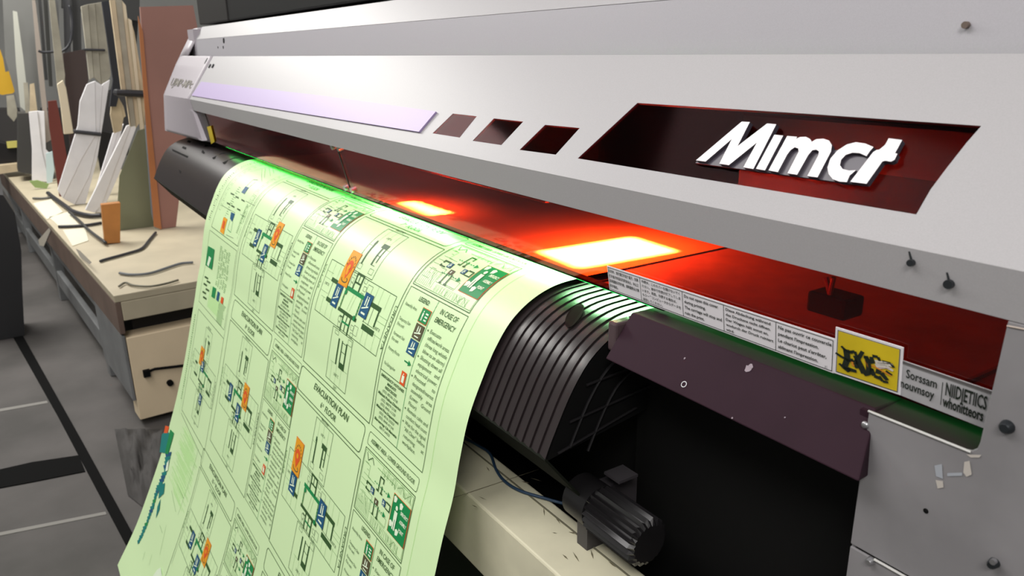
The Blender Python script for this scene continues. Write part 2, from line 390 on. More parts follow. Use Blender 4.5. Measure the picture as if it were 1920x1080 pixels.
# ---- labels on the window
def quad_lerp(Q, u, v):       # Q = TL TR BR BL
    return (Q[0] * (1 - u) + Q[1] * u) * (1 - v) + (Q[3] * (1 - u) + Q[2] * u) * v
class Lab:
    def __init__(s, Q, base):
        s.b = MB(); s.Q = Q; s.b.prism([Q[0], Q[1], Q[2], Q[3]], nW * -.0008, 0)
        s.W = (Q[1] - Q[0]).length; s.Hh = (Q[3] - Q[0]).length; s.lev = .0004; s.base = base
    def P(s, x, y, lev=1):    # in metres from the top-left
        return quad_lerp(s.Q, x / s.W, y / s.Hh) + nW * .0003 * lev
    def rect(s, x0, y0, x1, y1, mi, lev=1): s.b.add([s.P(x0, y0, lev), s.P(x1, y0, lev), s.P(x1, y1, lev), s.P(x0, y1, lev)], [(0, 1, 2, 3)], mi)
    def frame(s, x0, y0, x1, y1, w, mi):
        s.rect(x0, y0, x1, y0 + w, mi); s.rect(x0, y1 - w, x1, y1, mi); s.rect(x0, y0, x0 + w, y1, mi); s.rect(x1 - w, y0, x1, y1, mi)
    def text(s, body, x, y, h, w=None, mi=1, bold=0, shear=0, maxw=None):
        vs, fs, a0, a1 = text2d(body, shear, 'LEFT', bold)
        k = h / .72; kx = k * .92 if w is None else w / (a1 - a0)
        if maxw: kx = min(kx, maxw / (a1 - a0))
        s.b.add([s.P(x + (p[0] - a0) * kx, y - p[1] * k, 2) for p in vs], fs, mi)
Q = [win_px(1138, 498, .003), win_px(1566, 636, .003), win_px(1563, 700, .003), win_px(1143, 543, .003)]
zt = (Q[0].z + Q[1].z) / 2
lab = Lab(Q, 0); W_, H_ = lab.W, lab.Hh
lab.frame(.0015, .0015, W_ - .0015, H_ - .0015, .0006, 1)
cols = [0]
for px in (1206, 1281, 1360, 1455): cols.append((win_px(px, 560 if px < 1300 else 600, .003).x - Q[0].x) / (Q[1].x - Q[0].x) * W_)
cols.append(W_)
for c_ in cols[1:5]: lab.rect(c_ - .0003, .0015, c_ + .0003, H_ - .0015, 1)
texts = [['印刷时，请不要打开这个盖子，如果', '打开盖子的话印刷就会停止，停止之', '后再重新印刷时候，请再重新从计算', '机中输出。'],
         ['作図中、このカバーを開けないでく', 'ださい。途中で作図が終了してしま', 'います。再度、作図する場合は、', 'もう一度コンピュータからデータを', '送信してください。'],
         ['Do not open this cover', 'during printing.', 'The carriage will stop and', 'ruin the print.'],
         ['Diese Abdeckung während', 'des Druckens nicht öffnen.', 'Der Wagen hält sonst an,', 'wodurch der Druck ruiniert', 'wird.'],
         ['Ne pas ouvrir ce couvercle', "pendant l'impression.", "Le chariot peut s'arrêter,", "abîmant l'impression."]]
for ci, T in enumerate(texts):
    x_ = cols[ci] + .003; cw = cols[ci + 1] - cols[ci] - .0055
    longest = max(text2d(s_)[3] for s_ in T); n = len(T)
    lh = (H_ - .005) / (n if n > 4 else n + .25)
    for i, s_ in enumerate(T):
        hh = lh * (.50 if ci < 2 else .52)
        lab.text(s_, x_, .0025 + lh * (i + .78), hh, w=cw * (text2d(s_)[3] - text2d(s_)[2]) / longest, mi=1, bold=.018 if ci > 1 else .012)
lab.text('JC', W_ - .009, H_ - .003, .0022, mi=1)
lab.b.build('warning_label', [LABEL, INKB], printer, fix=False, label='long white label in five languages')
# yellow label with black brush marks
Q = [win_px(1567, 613, .0036), win_px(1694, 652, .0036), win_px(1688, 741, .0036), win_px(1563, 699, .0036)]
yl = Lab(Q, 0); yl.rect(.003, .003, yl.W - .003, yl.Hh - .003, 1)
yl.frame(.0022, .0022, yl.W - .0022, yl.Hh - .0022, .0005, 2)
def stroke(L, pts, w0, w1, mi, lev=3):
    n = len(pts)
    for i in range(n - 1):
        (xa_, ya_), (xb_, yb_) = pts[i], pts[i + 1]
        d = math.hypot(xb_ - xa_, yb_ - ya_) or 1; nx, ny = -(yb_ - ya_) / d, (xb_ - xa_) / d
        wa = w0 + (w1 - w0) * i / (n - 1); wb = w0 + (w1 - w0) * (i + 1) / (n - 1)
        q_ = [(xa_ + nx * wa, ya_ + ny * wa), (xb_ + nx * wb, yb_ + ny * wb), (xb_ - nx * wb, yb_ - ny * wb), (xa_ - nx * wa, ya_ - ny * wa)]
        L.b.add([L.P(p[0] * L.W, p[1] * L.Hh, lev) for p in q_], [(0, 1, 2, 3)], mi)
def ypx(px, py):            # label crop pixels -> fractions
    P_ = win_px(1560 + px / 4.909, 600 + py / 4.909, .0036)
    u = (P_.x - Q[0].x) / (Q[1].x - Q[0].x); top = quad_lerp(Q, u, 0); bot = quad_lerp(Q, u, 1)
    return (u, (P_.z - top.z) / (bot.z - top.z))
for pts, w0, w1, mi in [
    ([(105, 240), (150, 285), (210, 300)], .02, .03, 2), ([(60, 305), (120, 345), (180, 370)], .02, .03, 2),
    ([(100, 405), (150, 450), (200, 470)], .02, .04, 2), ([(150, 270), (170, 360), (150, 440), (200, 480)], .05, .045, 2),
    ([(170, 300), (230, 290), (250, 340)], .03, .02, 2), ([(160, 370), (225, 375)], .04, .03, 2), ([(180, 455), (260, 480)], .04, .03, 2),
    ([(300, 290), (270, 350), (240, 400), (270, 450)], .03, .04, 2), ([(240, 330), (290, 420), (330, 500)], .045, .05, 2),
    ([(330, 330), (360, 400), (370, 500)], .035, .04, 2), ([(320, 340), (400, 400), (380, 340)], .03, .03, 2),
    ([(330, 510), (380, 500), (400, 450)], .03, .02, 2), ([(390, 330), (440, 340), (460, 380)], .03, .02, 2),
    ([(390, 450), (420, 520), (470, 540)], .03, .035, 2), ([(430, 470), (480, 490), (540, 560)], .05, .03, 2),
    ([(460, 520), (500, 570), (550, 580)], .03, .02, 2), ([(480, 380), (560, 400), (590, 440)], .025, .02, 2), ([(520, 470), (580, 510)], .02, .015, 2),
    ([(205, 370), (230, 430)], .015, .02, 3), ([(335, 380), (355, 440)], .018, .01, 3), ([(390, 420), (470, 460), (570, 520)], .015, .012, 3),
    ([(420, 390), (500, 400), (580, 420)], .05, .03, 4), ([(430, 430), (520, 430), (585, 470)], .05, .02, 4), ([(440, 395), (540, 405)], .006, .006, 2), ([(450, 440), (560, 450)], .006, .004, 5)]:
    stroke(yl, [ypx(*p) for p in pts], w0, w1, mi)
yl.b.build('warning_label', [LABEL, YEL, INKB, mat('label_orange', (.75, .28, .03), .5), mat('label_cream', (.75, .70, .62), .5), mat('label_pink', (.5, .22, .35), .5)], printer, fix=False, label='yellow label with black brush marks')
Q = [win_px(1692, 676, .003), win_px(1862, 734, .003), win_px(1852, 806, .003), win_px(1688, 741, .003)]
gl = Lab(Q, 0); s_ = gl.W
gl.rect(0, 0, s_, .003, 2); gl.rect(0, .0012, s_, .0017, 1)
gl.text('Sorssam', s_ * .06, gl.Hh * .42, .0085, w=s_ * .36, mi=1, bold=.01); gl.text('nouvnsoy', s_ * .0, gl.Hh * .74, .0085, w=s_ * .40, mi=1, bold=.015)
gl.rect(s_ * .475, gl.Hh * .2, s_ * .482, gl.Hh * .82, 1)
gl.text('NIIDJETIICS', s_ * .52, gl.Hh * .50, .012, w=s_ * .44, mi=1, bold=.02); gl.text('whonitteors', s_ * .50, gl.Hh * .82, .010, w=s_ * .44, mi=1, bold=.025)
gl.b.build('warning_label', [LABELG, INKB, mat('label_edge', (.18, .17, .17), .7)], printer, fix=False, label='scuffed grey label with smudged lettering')

# ---- curved media guide (drum) with ribs
prof = [(.95, -.302), (.80, -.302), (.70, -.302), (.632, -.302), (.587, -.3055), (.552, -.317), (.5175, -.340), (.492, -.372), (.470, -.412), (.4485, -.459), (.432, -.517), (.420, -.569), (.401, -.628), (.386, -.681), (.332, -.873), (.274, -1.058), (.185, -1.266), (.131, -1.377), (.065, -1.488)]
s_list = [-.25, -.10, 0.]
for i in range(3, len(prof)): s_list.append(s_list[-1] + math.hypot(prof[i][0] - prof[i - 1][0], prof[i][1] - prof[i - 1][1]))
def prof_raw(s):
    i = 0
    while i < len(s_list) - 2 and s > s_list[i + 1]: i += 1
    t_ = (s - s_list[i]) / (s_list[i + 1] - s_list[i])
    def cr(j):
        p0, p1, p2, p3 = (prof[max(i - 1, 0)][j], prof[i][j], prof[i + 1][j], prof[min(i + 2, len(prof) - 1)][j])
        d0, d1, d2 = (s_list[i] - s_list[max(i - 1, 0)] or 1e9), s_list[i + 1] - s_list[i], (s_list[min(i + 2, len(prof) - 1)] - s_list[i + 1] or 1e9)
        m1 = ((p2 - p1) / d1 * d0 + (p1 - p0) / d0 * d1) / (d0 + d1) if i > 0 else (p2 - p1) / d1
        m2 = ((p3 - p2) / d2 * d1 + (p2 - p1) / d1 * d2) / (d1 + d2) if i + 2 < len(prof) else (p2 - p1) / d1
        return (2 * t_**3 - 3 * t_**2 + 1) * p1 + (t_**3 - 2 * t_**2 + t_) * d1 * m1 + (-2 * t_**3 + 3 * t_**2) * p2 + (t_**3 - t_**2) * d1 * m2
    return cr(0), cr(1)
NS = 700; SMIN, SMAX = -.25, s_list[-1]
TAB = [prof_raw(SMIN + (SMAX - SMIN) * i / NS) for i in range(NS + 1)]
def sheet_pt(x, s, off=0):
    f_ = (s - SMIN) / (SMAX - SMIN) * NS; i = max(0, min(NS - 1, int(f_))); t_ = f_ - i
    y = TAB[i][0] * (1 - t_) + TAB[i + 1][0] * t_; z = TAB[i][1] * (1 - t_) + TAB[i + 1][1] * t_
    a_, c_ = TAB[max(0, i - 2)], TAB[min(NS, i + 3)]; dy, dz = c_[0] - a_[0], c_[1] - a_[1]; L = math.hypot(dy, dz)
    ny, nz = dz / L, -dy / L                     # outward: forward and up
    return Vector((x, y + ny * off, z + nz * off + H))
def sheet_px(px, py):
    r = ray(px, py); best = None
    for i in range(NS):
        a_, c_ = TAB[i], TAB[i + 1]
        # cross product sign change of profile point against ray direction
        f0 = a_[0] * r.z - a_[1] * r.y; f1 = c_[0] * r.z - c_[1] * r.y
        if f0 * f1 <= 0 and f0 != f1:
            t_ = f0 / (f0 - f1); y = a_[0] + (c_[0] - a_[0]) * t_
            best = (r.x * y / r.y, SMIN + (SMAX - SMIN) * (i + t_) / NS)
    return best
drum_s = [.0 + i * .0125 for i in range(26)]
cols_x = []; x = -.642
pitch = .0165
while x > -1.03:
    cols_x += [(x, -.0060), (x - pitch * .45, -.0064), (x - pitch * .88, -.0076), (x - pitch * .935, -.0090), (x - pitch * .985, -.0090)]; x -= pitch
cols_x += [(x, -.0065), (-1.6, -.0065), (-2.4, -.0065), (-3.22, -.0065)]
b = MB(); nC = len(cols_x)
for s in drum_s:
    for x_, off in cols_x: b.v.append(tuple(sheet_pt(x_, s * 1.03, off if s > .05 else off - .002)))
for i in range(len(drum_s) - 1):
    for j in range(nC - 1):
        a_ = i * nC + j; b.f.append((a_, a_ + 1, a_ + nC + 1, a_ + nC)); b.m.append(0)
drum = b.build('media_guide', DRUM, printer, fix=False); smooth_angle(drum, 25)
tag(drum, 'black ribbed curved media guide')
# flush oval recess, end plate with web, lower lip
b = MB(); cx_, cs_ = sheet_px(1075, 585) if sheet_px(1075, 585) else (-.74, .13)
b.add([sheet_pt(cx_ + .012 * math.cos(q) + .010 * math.sin(q), cs_ + .022 * math.sin(q), -.0040) for q in [i * math.pi / 9 for i in range(18)]], [tuple(range(18))])
b.build('latch_recess', mat('recess_dark', (.015, .008, .008), .8, spec=.05), printer)
b = MB(); pl = [sheet_pt(-.6425, s * 1.03, -.010) for s in drum_s]
pl2 = [Vector((p.x, p.y, p.z)) for p in pl] + [Vector((-.6425, .66, pl[-1].z + .03)), Vector((-.6425, .66, H - .31))]
b.prism(pl2, (-.006, 0, 0)); endp = b.build('guide_end_plate', PITCH, printer)
b = MB()
for sA, dy, dz in ((.10, .10, -.02), (.16, .12, .0), (.22, .13, .02), (.27, .14, .03), (.31, .12, .05)):
    p = sheet_pt(-.640, sA, -.02); b.tube([p, p + Vector((0, dy, dz * .5))], .0018, 6)
for rr in (.035, .065):
    b.tube([sheet_pt(-.640, s, -rr) for s in [.08 + i * .02 for i in range(12)]], .0018, 6)
b.build('end_web', BLACK, endp)
b = MB(); q0 = sheet_pt(0, .32, -.006)
b.add([(-.642, q0.y, q0.z), (-3.22, q0.y, q0.z), (-3.22, q0.y + .055, q0.z - .07), (-.642, q0.y + .055, q0.z - .07)], [(0, 1, 2, 3)])
b.build('guide_lower_lip', mat('lip_dark', (.010, .012, .008), .8, spec=.1), printer, solid=.003)
# notches at the left of the guide
b = MB()
for quad in ([(352, 260), (358, 262), (346, 278), (339, 275)], [(384, 268), (405, 272), (380, 286), (376, 283)], [(418, 283), (438, 284), (398, 296), (396, 293)], [(438, 292), (450, 292), (418, 305), (415, 302)], [(320, 277), (351, 291), (335, 325)]):
    P_ = [sheet_px(*q) for q in quad]
    if all(P_): b = MB(); b.add([sheet_pt(p[0], p[1], -.0052) for p in P_], [tuple(range(len(P_)))]); b.build('guide_notch', PITCH, printer)

# ---- dark folded cover box in front, right of the guide
tp = [(.66, -.2925), (.568, -.2905), (.530, -.3385), (.575, -.352), (.66, -.352)]
b = MB(); xe_ = (-.3232, -.3232, -.3073, -.3225, -.3225); b.add([P3(-.625, q) for q in tp] + [P3(x_, q) for x_, q in zip(xe_, tp)], [(4, 3, 2, 1, 0), (5, 6, 7, 8, 9)] + [(i, (i + 1) % 5, 5 + (i + 1) % 5, 5 + i) for i in range(5)]); dbx = b.build('dark_front_cover', BOXM, printer, bevel=.0015, label='dark violet folded metal cover')
b = MB(); b.box(-.640, -.6255, .545, .575, H - .336, H - .300); b.build('cover_hinge', mat('hinge_dull', (.09, .06, .065), .35), printer, bevel=.003)
b = MB(); b.box(-.333, -.205, .562, .66, H - .310, H - .2925); b.build('inner_tray', BOXM, printer)
nB = Vector((0, -.48, .38)).normalized(); nB = Vector((0, -(.3385 - .2905), (.568 - .530))).normalized()
nB = Vector((0, -.0480, .0380)).normalized()
def box_px(px, py, off=.0005):
    x, k = on_plane(px, py, (.568, -.2905), (.530, -.3385)); return Vector((x, .568 - .038 * k, -.2905 - .048 * k + H)) + nB * off
c_ = box_px(1283, 721, .0008); b = MB()
ring = [i * math.pi / 8 for i in range(16)]
tv = Vector((0, .038, .048)).normalized()
for r0, r1 in ((.0026, .0034),):
    vs = [c_ + Vector((1, 0, 0)) * r * math.cos(q) + tv * r * math.sin(q) for r in (r0, r1) for q in ring]
    b.add(vs, [(i, (i + 1) % 16, 16 + (i + 1) % 16, 16 + i) for i in range(16)])
b.build('rivet_ring', STEEL, dbx)
b = MB()
for px, py, r_ in ((1284, 672, .0014), (1403, 691, .0040), (1408, 687, .0030), (1373, 784, .0010), (1472, 783, .0007)):
    c_ = box_px(px, py); b = MB(); b.add([c_ + Vector((1, 0, 0)) * r_ * math.cos(q) * random.uniform(.6, 1.3) + tv * r_ * math.sin(q) * random.uniform(.6, 1.3) for q in ring[::2]], [tuple(range(8))])
    b.build('paint_chip', mat('chip', (.32, .26, .30), .6), dbx)
b = MB(); b.box(-.66, -.333, .615, .63, H - .75, H - .352); b.build('under_panel', PITCH, printer)  # near-black colour puts the shade below the box into the panel

# ---- right-hand housing: flat grey sheet with the window cut-out
HY = .556; b = MB()
def hp(x, z): return Vector((x, HY, z + H))
r_ = .008
out = [hp(-.322, -.2885), hp(-.244, -.2885), hp(-.240, -.2875), hp(-.2365, -.284), hp(-.2355, -.279), hp(-.232, -.1835), hp(.32, -.1835), hp(.32, -.416), hp(-.3225, -.416)]
b.prism(out, (0, .003, 0)); hs = b.build('side_housing', HOUSE, printer, bevel=.001, label='scuffed grey sheet metal housing')
b = MB(); b.prism([hp(-.3225, -.4185), hp(.32, -.4185), hp(.32, -1.42), hp(-.3225, -1.42)], (0, .003, 0)); hl = b.build('lower_housing', HOUSE, printer, bevel=.001)
b = MB(); b.box(-.3225, -.319, HY + .003, 1.0, H - 1.42, H - .30); b.build('housing_side', HOUSE, printer)
b = MB(); b.tube([(-.322, HY - .0005, H - .2885), (-.24, HY - .0005, H - .2885)], .0011, 6); b.tube([(-.299, HY - .001, H - .4175), (.32, HY - .001, H - .4175)], .0012, 6); b.build('bright_edge', mat('pale_edge', (.6, .59, .57), .4), hs)  # paler line laid along the cut-out edge and the lower seam
b = MB(); b.tube([at_y(1888, 611, HY - .0005), at_y(1935, 620, HY - .0005)], .0006, 6); b.tube([at_y(1896, 560, HY - .0005), at_y(1924, 500, HY - .0005)], .0005, 6); b.build('seam_line', mat('seam_tan', (.55, .46, .40), .6), hs)
def screw(px, py, r, m, par, y=HY, h=.004, recess=None):
    c_ = at_y(px, py, y); b_ = MB(); b_.tube([(c_.x, y, c_.z), (c_.x, y - h, c_.z), (c_.x, y - h * 1.3, c_.z)], r, 14, 0, r * .6)
    o_ = b_.build('bolt', m, par); smooth_angle(o_, 40); return o_
screw(1889, 800, .0052, BOLT, hs); screw(1865, 1055, .0040, BOLT, hs, h=.005); screw(1736, 958, .0022, PITCH, hs, h=.0006)
screw(1622, 797, .0035, STEEL, hs, h=.0015); screw(1621, 867, .0032, STEEL, hs, h=.001); screw(1634, 1051, .0038, STEEL, hs, h=.004)
c_ = at_y(1861, 1054, HY - .008); b = MB(); b.tube([(c_.x, HY - .005, c_.z), (c_.x, HY - .0085, c_.z)], .0022, 10); b.build('bolt_pin', STEEL, hs)
for px, py, r_ in ((1711, 492, .0026), (1782, 532, .0034)):
    x_, k_ = on_plane(px, py, Fp, Lp); p_ = P3(x_, (Fp[0] + .006 * k_, Fp[1] - .037 * k_)); b = MB(); b.tube([p_, p_ + Vector((0, -.004, 0))], r_, 12)
    b.tube([p_ + Vector((0, -.001, 0)), p_ + Vector((-.003, -.001, .008))], .0008, 6); b.build('cover_screw', BOLT, printer)
p_ = Vector((0, 0, 0)); x_, k_ = on_plane(1817, 47, up[0], up[1]); b = MB(); p_ = P3(x_, (.664, up[0][1] + .06 * k_)); b.tube([p_, p_ + Vector((0, -.004, 0))], .0028, 12); b.build('band_screw', mat('rusty', (.15, .11, .09), .6), printer)
b = MB()
SC = [([(1752, 873), (1766, 870), (1768, 898), (1755, 893)], 0), ([(1754, 900), (1768, 902), (1769, 914), (1758, 916)], 1), ([(1808, 866), (1818, 864), (1822, 890), (1812, 894), (1806, 886)], 1), ([(1776, 887), (1804, 886), (1804, 892), (1776, 893)], 0), ([(1812, 852), (1840, 853), (1836, 858), (1820, 858)], 1)]
for poly, mi in SC:
    b = MB(); b.add([at_y(px, py, HY - .0005) for px, py in poly], [tuple(range(len(poly)))], mi)
    b.build('scuff_mark', [mat('scuff_blue', (.36, .38, .42), .6), mat('scuff_pale', (.50, .46, .42), .6)], hs)

# ---- beam, motor grip, stand
b = MB(); b.box(-2.40, -.45, .462, .5485, H - .715, H - .600); beam = b.build('front_beam', BEIGE, printer, bevel=.003, label='scuffed beige enamelled beam')
b = MB(); b.box(-2.40, -.45, .5295, .5315, H - .602, H - .5985); b.build('beam_groove', mat('groove', (.16, .15, .10), .8), beam)
b = MB()
random.seed(3)
for px, py in [(915, 880), (905, 935), (1020, 960), (1045, 975), (1075, 1000), (1060, 930), (1095, 1022), (1110, 1040), (1120, 985), (1150, 1060), (1005, 900), (985, 905), (1040, 1000), (1080, 1045), (890, 950), (1060, 1045)]:
    P_ = at_z(px, py, -.600); a_ = random.uniform(-.6, .9); l_ = random.uniform(.003, .011); w_ = random.uniform(.0005, .0016)
    d_ = Vector((math.cos(a_), math.sin(a_), 0)); n_ = Vector((-d_.y, d_.x, 0))
    b = MB(); b.add([P_ - d_ * l_, P_ + n_ * w_, P_ + d_ * l_, P_ - n_ * w_], [(0, 1, 2, 3)])
    for v_ in range(len(b.v)): b.v[v_] = (b.v[v_][0], b.v[v_][1], H - .5992)
    b.build('scratch', mat('scratch_olive', (.17, .15, .09), .7), beam)
b = MB(); pa, pb = at_z(845, 935, -.5992), at_z(1010, 880, -.5992); n_ = Vector((.0006, .0003, 0))
b.add([pa - n_, pb - n_, pb + n_, pa + n_], [(0, 1, 2, 3)])
b.build('scratch', mat('scratch_olive', (.17, .15, .09), .7), beam)
b = MB(); b.box(-2.40, -.45, .50, .60, H - .755, H - .716); b.build('beam_foot_strip', PITCH, printer)
b = MB(); b.box(-2.30, -.325, .60, .63, H - 1.40, H - .75); b.build('stand_panel', mat('stand_dark', (.03, .045, .025), .5), printer)  # green light thrown back by the sheet is put into this dark colour
b = MB(); b.box(-3.0, -.21, .64, .97, H - .76, H - .33); b.build('under_body', PITCH, printer)  # near-black block stands in for the darkness under the printer
for x_ in (-3.12, -.6):
    b = MB(); b.box(x_ - .05, x_ + .05, .66, .80, .04, H - .34); b.build('stand_leg', BLACK, printer, bevel=.005)
    b = MB(); b.box(x_ - .06, x_ + .06, .56, 1.1, 0, .04); b.build('stand_foot', BLACK, printer, bevel=.005)
# motor grip: smooth cap and fluted sleeve on one axis along x
my, mz = .530, H - .536
g = empty('x', (0, 0, 0), None, None); bpy.data.objects.remove(g)
b = MB(); N = 44
def ringx(x, r, flute=0): return [(x, my + (r + (flute if k % 2 else 0)) * math.cos(2 * math.pi * k / N), mz + (r + (flute if k % 2 else 0)) * math.sin(2 * math.pi * k / N)) for k in range(N)]
def loft(rs):
    bb = MB()
    for R in rs: bb.v += R
    for i in range(len(rs) - 1):
        for k in range(N): a_ = i * N + k; c2 = i * N + (k + 1) % N; bb.f.append((a_, c2, c2 + N, a_ + N)); bb.m.append(0)
    bb.f.append(tuple(range(N))); bb.m.append(0); bb.f.append(tuple(range((len(rs) - 1) * N, len(rs) * N))); bb.m.append(0); return bb
mc = loft([ringx(-.672, .024), ringx(-.668, .028), ringx(-.628, .0285)]).build('motor_cap', BLACK, printer); smooth_angle(mc, 40)
loft([ringx(-.6275, .0255, .0), ringx(-.6265, .0262, .0042), ringx(-.546, .0262, .0042), ringx(-.541, .022, .002)]).build('fluted_grip', mat('grip_black', (.012, .011, .012), .22, spec=.7), printer)
b = MB(); b.box(-.640, -.612, .545, .575, H - .500, H - .4965); b.box(-.66, -.64, .52, .60, H - .60, H - .52); b.build('motor_bracket', mat('bracket_grey', (.05, .045, .05), .4), printer)

# ================================================================== BLUE CABLE on the beam
b = MB(); zc = -.5965
b.tube(smoothpath([at_z(px, py, zc) for px, py in [(852, 800), (870, 820), (893, 833), (918, 850), (930, 880), (946, 902), (975, 920), (1024, 935), (1060, 945)]]), .0022, 8)
b.build('cable', mat('cable_blue', (.02, .05, .10), .4), smooth=True, label='thin dark blue cable lying on the beige beam beside the green sheet', cat='cable')

# ================================================================== PRINTED SHEET
def xleft(s):
    T = [(-.3, -2.33), (.078, -2.355), (.26, -2.317), (.56, -2.298), (.76, -2.304), (.95, -2.33), (1.6, -2.345)]
    for i in range(len(T) - 1):
        if s <= T[i + 1][0]: k = (s - T[i][0]) / (T[i + 1][0] - T[i][0]); return T[i][1] + (T[i + 1][1] - T[i][1]) * k
    return T[-1][1]
sb = MB()
ns, nx_ = 240, 24
for i in range(ns + 1):
    s = SMIN + (SMAX - SMIN) * i / ns; xl = xleft(s)
    for j in range(nx_ + 1): sb.v.append(tuple(sheet_pt(xl + (-.80 - xl) * j / nx_, s)))
for i in range(ns):
    for j in range(nx_): a_ = i * (nx_ + 1) + j; sb.f.append((a_, a_ + 1, a_ + nx_ + 2, a_ + nx_ + 1)); sb.m.append(0)
n_paper = len(sb.f)
OFF = .0006
def poly(pts, c, lev=0): sb.add([sheet_pt(u, s, OFF + lev * .0003) for u, s in pts], [tuple(range(len(pts)))], IX[c])
def rect(u0, s0, u1, s1, c, lev=0):
    n = max(1, int(abs(s1 - s0) / .012 + .99)); vs = []
    for i in range(n + 1):
        s = s0 + (s1 - s0) * i / n; vs += [sheet_pt(u0, s, OFF + lev * .0003), sheet_pt(u1, s, OFF + lev * .0003)]
    sb.add(vs, [(2 * i, 2 * i + 1, 2 * i + 3, 2 * i + 2) for i in range(n)], IX[c])
def line(pts, w, c, lev=0):
    for (ua, sa), (ub, sb_) in zip(pts[:-1], pts[1:]):
        L = math.hypot(ub - ua, sb_ - sa)
        if L < 1e-6: continue
        nu, nsv = -(sb_ - sa) / L * w / 2, (ub - ua) / L * w / 2
        n = max(1, int(abs(sb_ - sa) / .012 + .99)); vs = []
        for i in range(n + 1):
            u = ua + (ub - ua) * i / n; s = sa + (sb_ - sa) * i / n
            vs += [sheet_pt(u + nu, s + nsv, OFF + lev * .0003), sheet_pt(u - nu, s - nsv, OFF + lev * .0003)]
        sb.add(vs, [(2 * i, 2 * i + 1, 2 * i + 3, 2 * i + 2) for i in range(n)], IX[c])
def frame(u0, s0, u1, s1, w, c, r=0):
    if r: p = [(u0 + r, s0), (u1 - r, s0), (u1 - r * .3, s0 + r * .3), (u1, s0 + r), (u1, s1 - r), (u1 - r * .3, s1 - r * .3), (u1 - r, s1), (u0 + r, s1), (u0 + r * .3, s1 - r * .3), (u0, s1 - r), (u0, s0 + r), (u0 + r * .3, s0 + r * .3), (u0 + r, s0)]
    else: p = [(u0, s0), (u1, s0), (u1, s1), (u0, s1), (u0, s0)]
    line(p, w, c)
def text(body, u, s, h, w=None, c='line', align='L', shear=.18, bold=0, lev=1, vert=False):
    vs, fs, a0, a1 = text2d(body, shear, 'LEFT', bold); k = h / .72; kx = k * .85 if w is None else w / (a1 - a0)
    W2 = (a1 - a0) * kx; du = 0 if align == 'L' else -W2 / 2
    if vert: sb.add([sheet_pt(u - p[1] * k * -1, s + (p[0] - a0) * kx + du, OFF + lev * .0003) for p in vs], fs, IX[c])
    else: sb.add([sheet_pt(u + (p[0] - a0) * kx + du, s - p[1] * k, OFF + lev * .0003) for p in vs], fs, IX[c])
def sign_blue(u0, s0, u1, s1, c='blue'):
    rect(u0 - .0004, s0 - .0004, u1 + .0004, s1 + .0004, 'brown', 1); rect(u0, s0, u1, s1, c, 2)
    w_, h_ = u1 - u0, s1 - s0
    line([(u0 + .15 * w_, s0 + .68 * h_), (u0 + .85 * w_, s0 + .50 * h_)], .05 * w_ + .0008, 'white', 3)
    for a_ in (.38, .62): rect(u0 + a_ * w_ - .06 * w_, s0 + .2 * h_, u0 + a_ * w_ + .06 * w_, s0 + .52 * h_, 'white', 3); rect(u0 + a_ * w_ - .05 * w_, s0 + .12 * h_, u0 + a_ * w_ + .05 * w_, s0 + .18 * h_, 'white', 3)
    rect(u0 + .25 * w_, s0 + .80 * h_, u1 - .25 * w_, s0 + .88 * h_, 'white', 3)
def pin(u0, s0, u1, s1):
    w_, h_ = u1 - u0, s1 - s0; cx, cy = u0 + w_ * .5, s0 + h_ * .46
    rect(u0 - .0008, s0 - .0008, u1 + .0008, s1 + .0008, 'red', 1)
    sb.m_orig = None
    rect(u0, s0, u1, s1, 'orange', 2)
    for k in range(9):
        q = math.pi * (1.08 + .84 * k / 8); poly([(cx + w_ * .40 * math.cos(q) + dx, cy + h_ * .34 * math.sin(q) + dy) for dx, dy in ((0, 0), (.002, 0), (.002, .004), (0, .004))], 'brown', 3)
    R = w_ * .32
    poly([(cx + R * math.cos(q), cy + R * 1.0 * math.sin(q)) for q in [math.pi * .9 + i * math.pi * 1.2 / 12 for i in range(13)]] + [(cx, s1 - h_ * .18)], 'red', 3)
    poly([(cx + R * .4 * math.cos(q), cy + R * .4 * math.sin(q)) for q in [i * math.pi / 5 for i in range(10)]], 'orange', 4)
    line([(cx + w_ * .32 * math.cos(q), s1 - h_ * .17 + h_ * .08 * math.sin(q)) for q in [(-.3 + i * .2) * math.pi for i in range(8)]], .002, 'brown', 3)
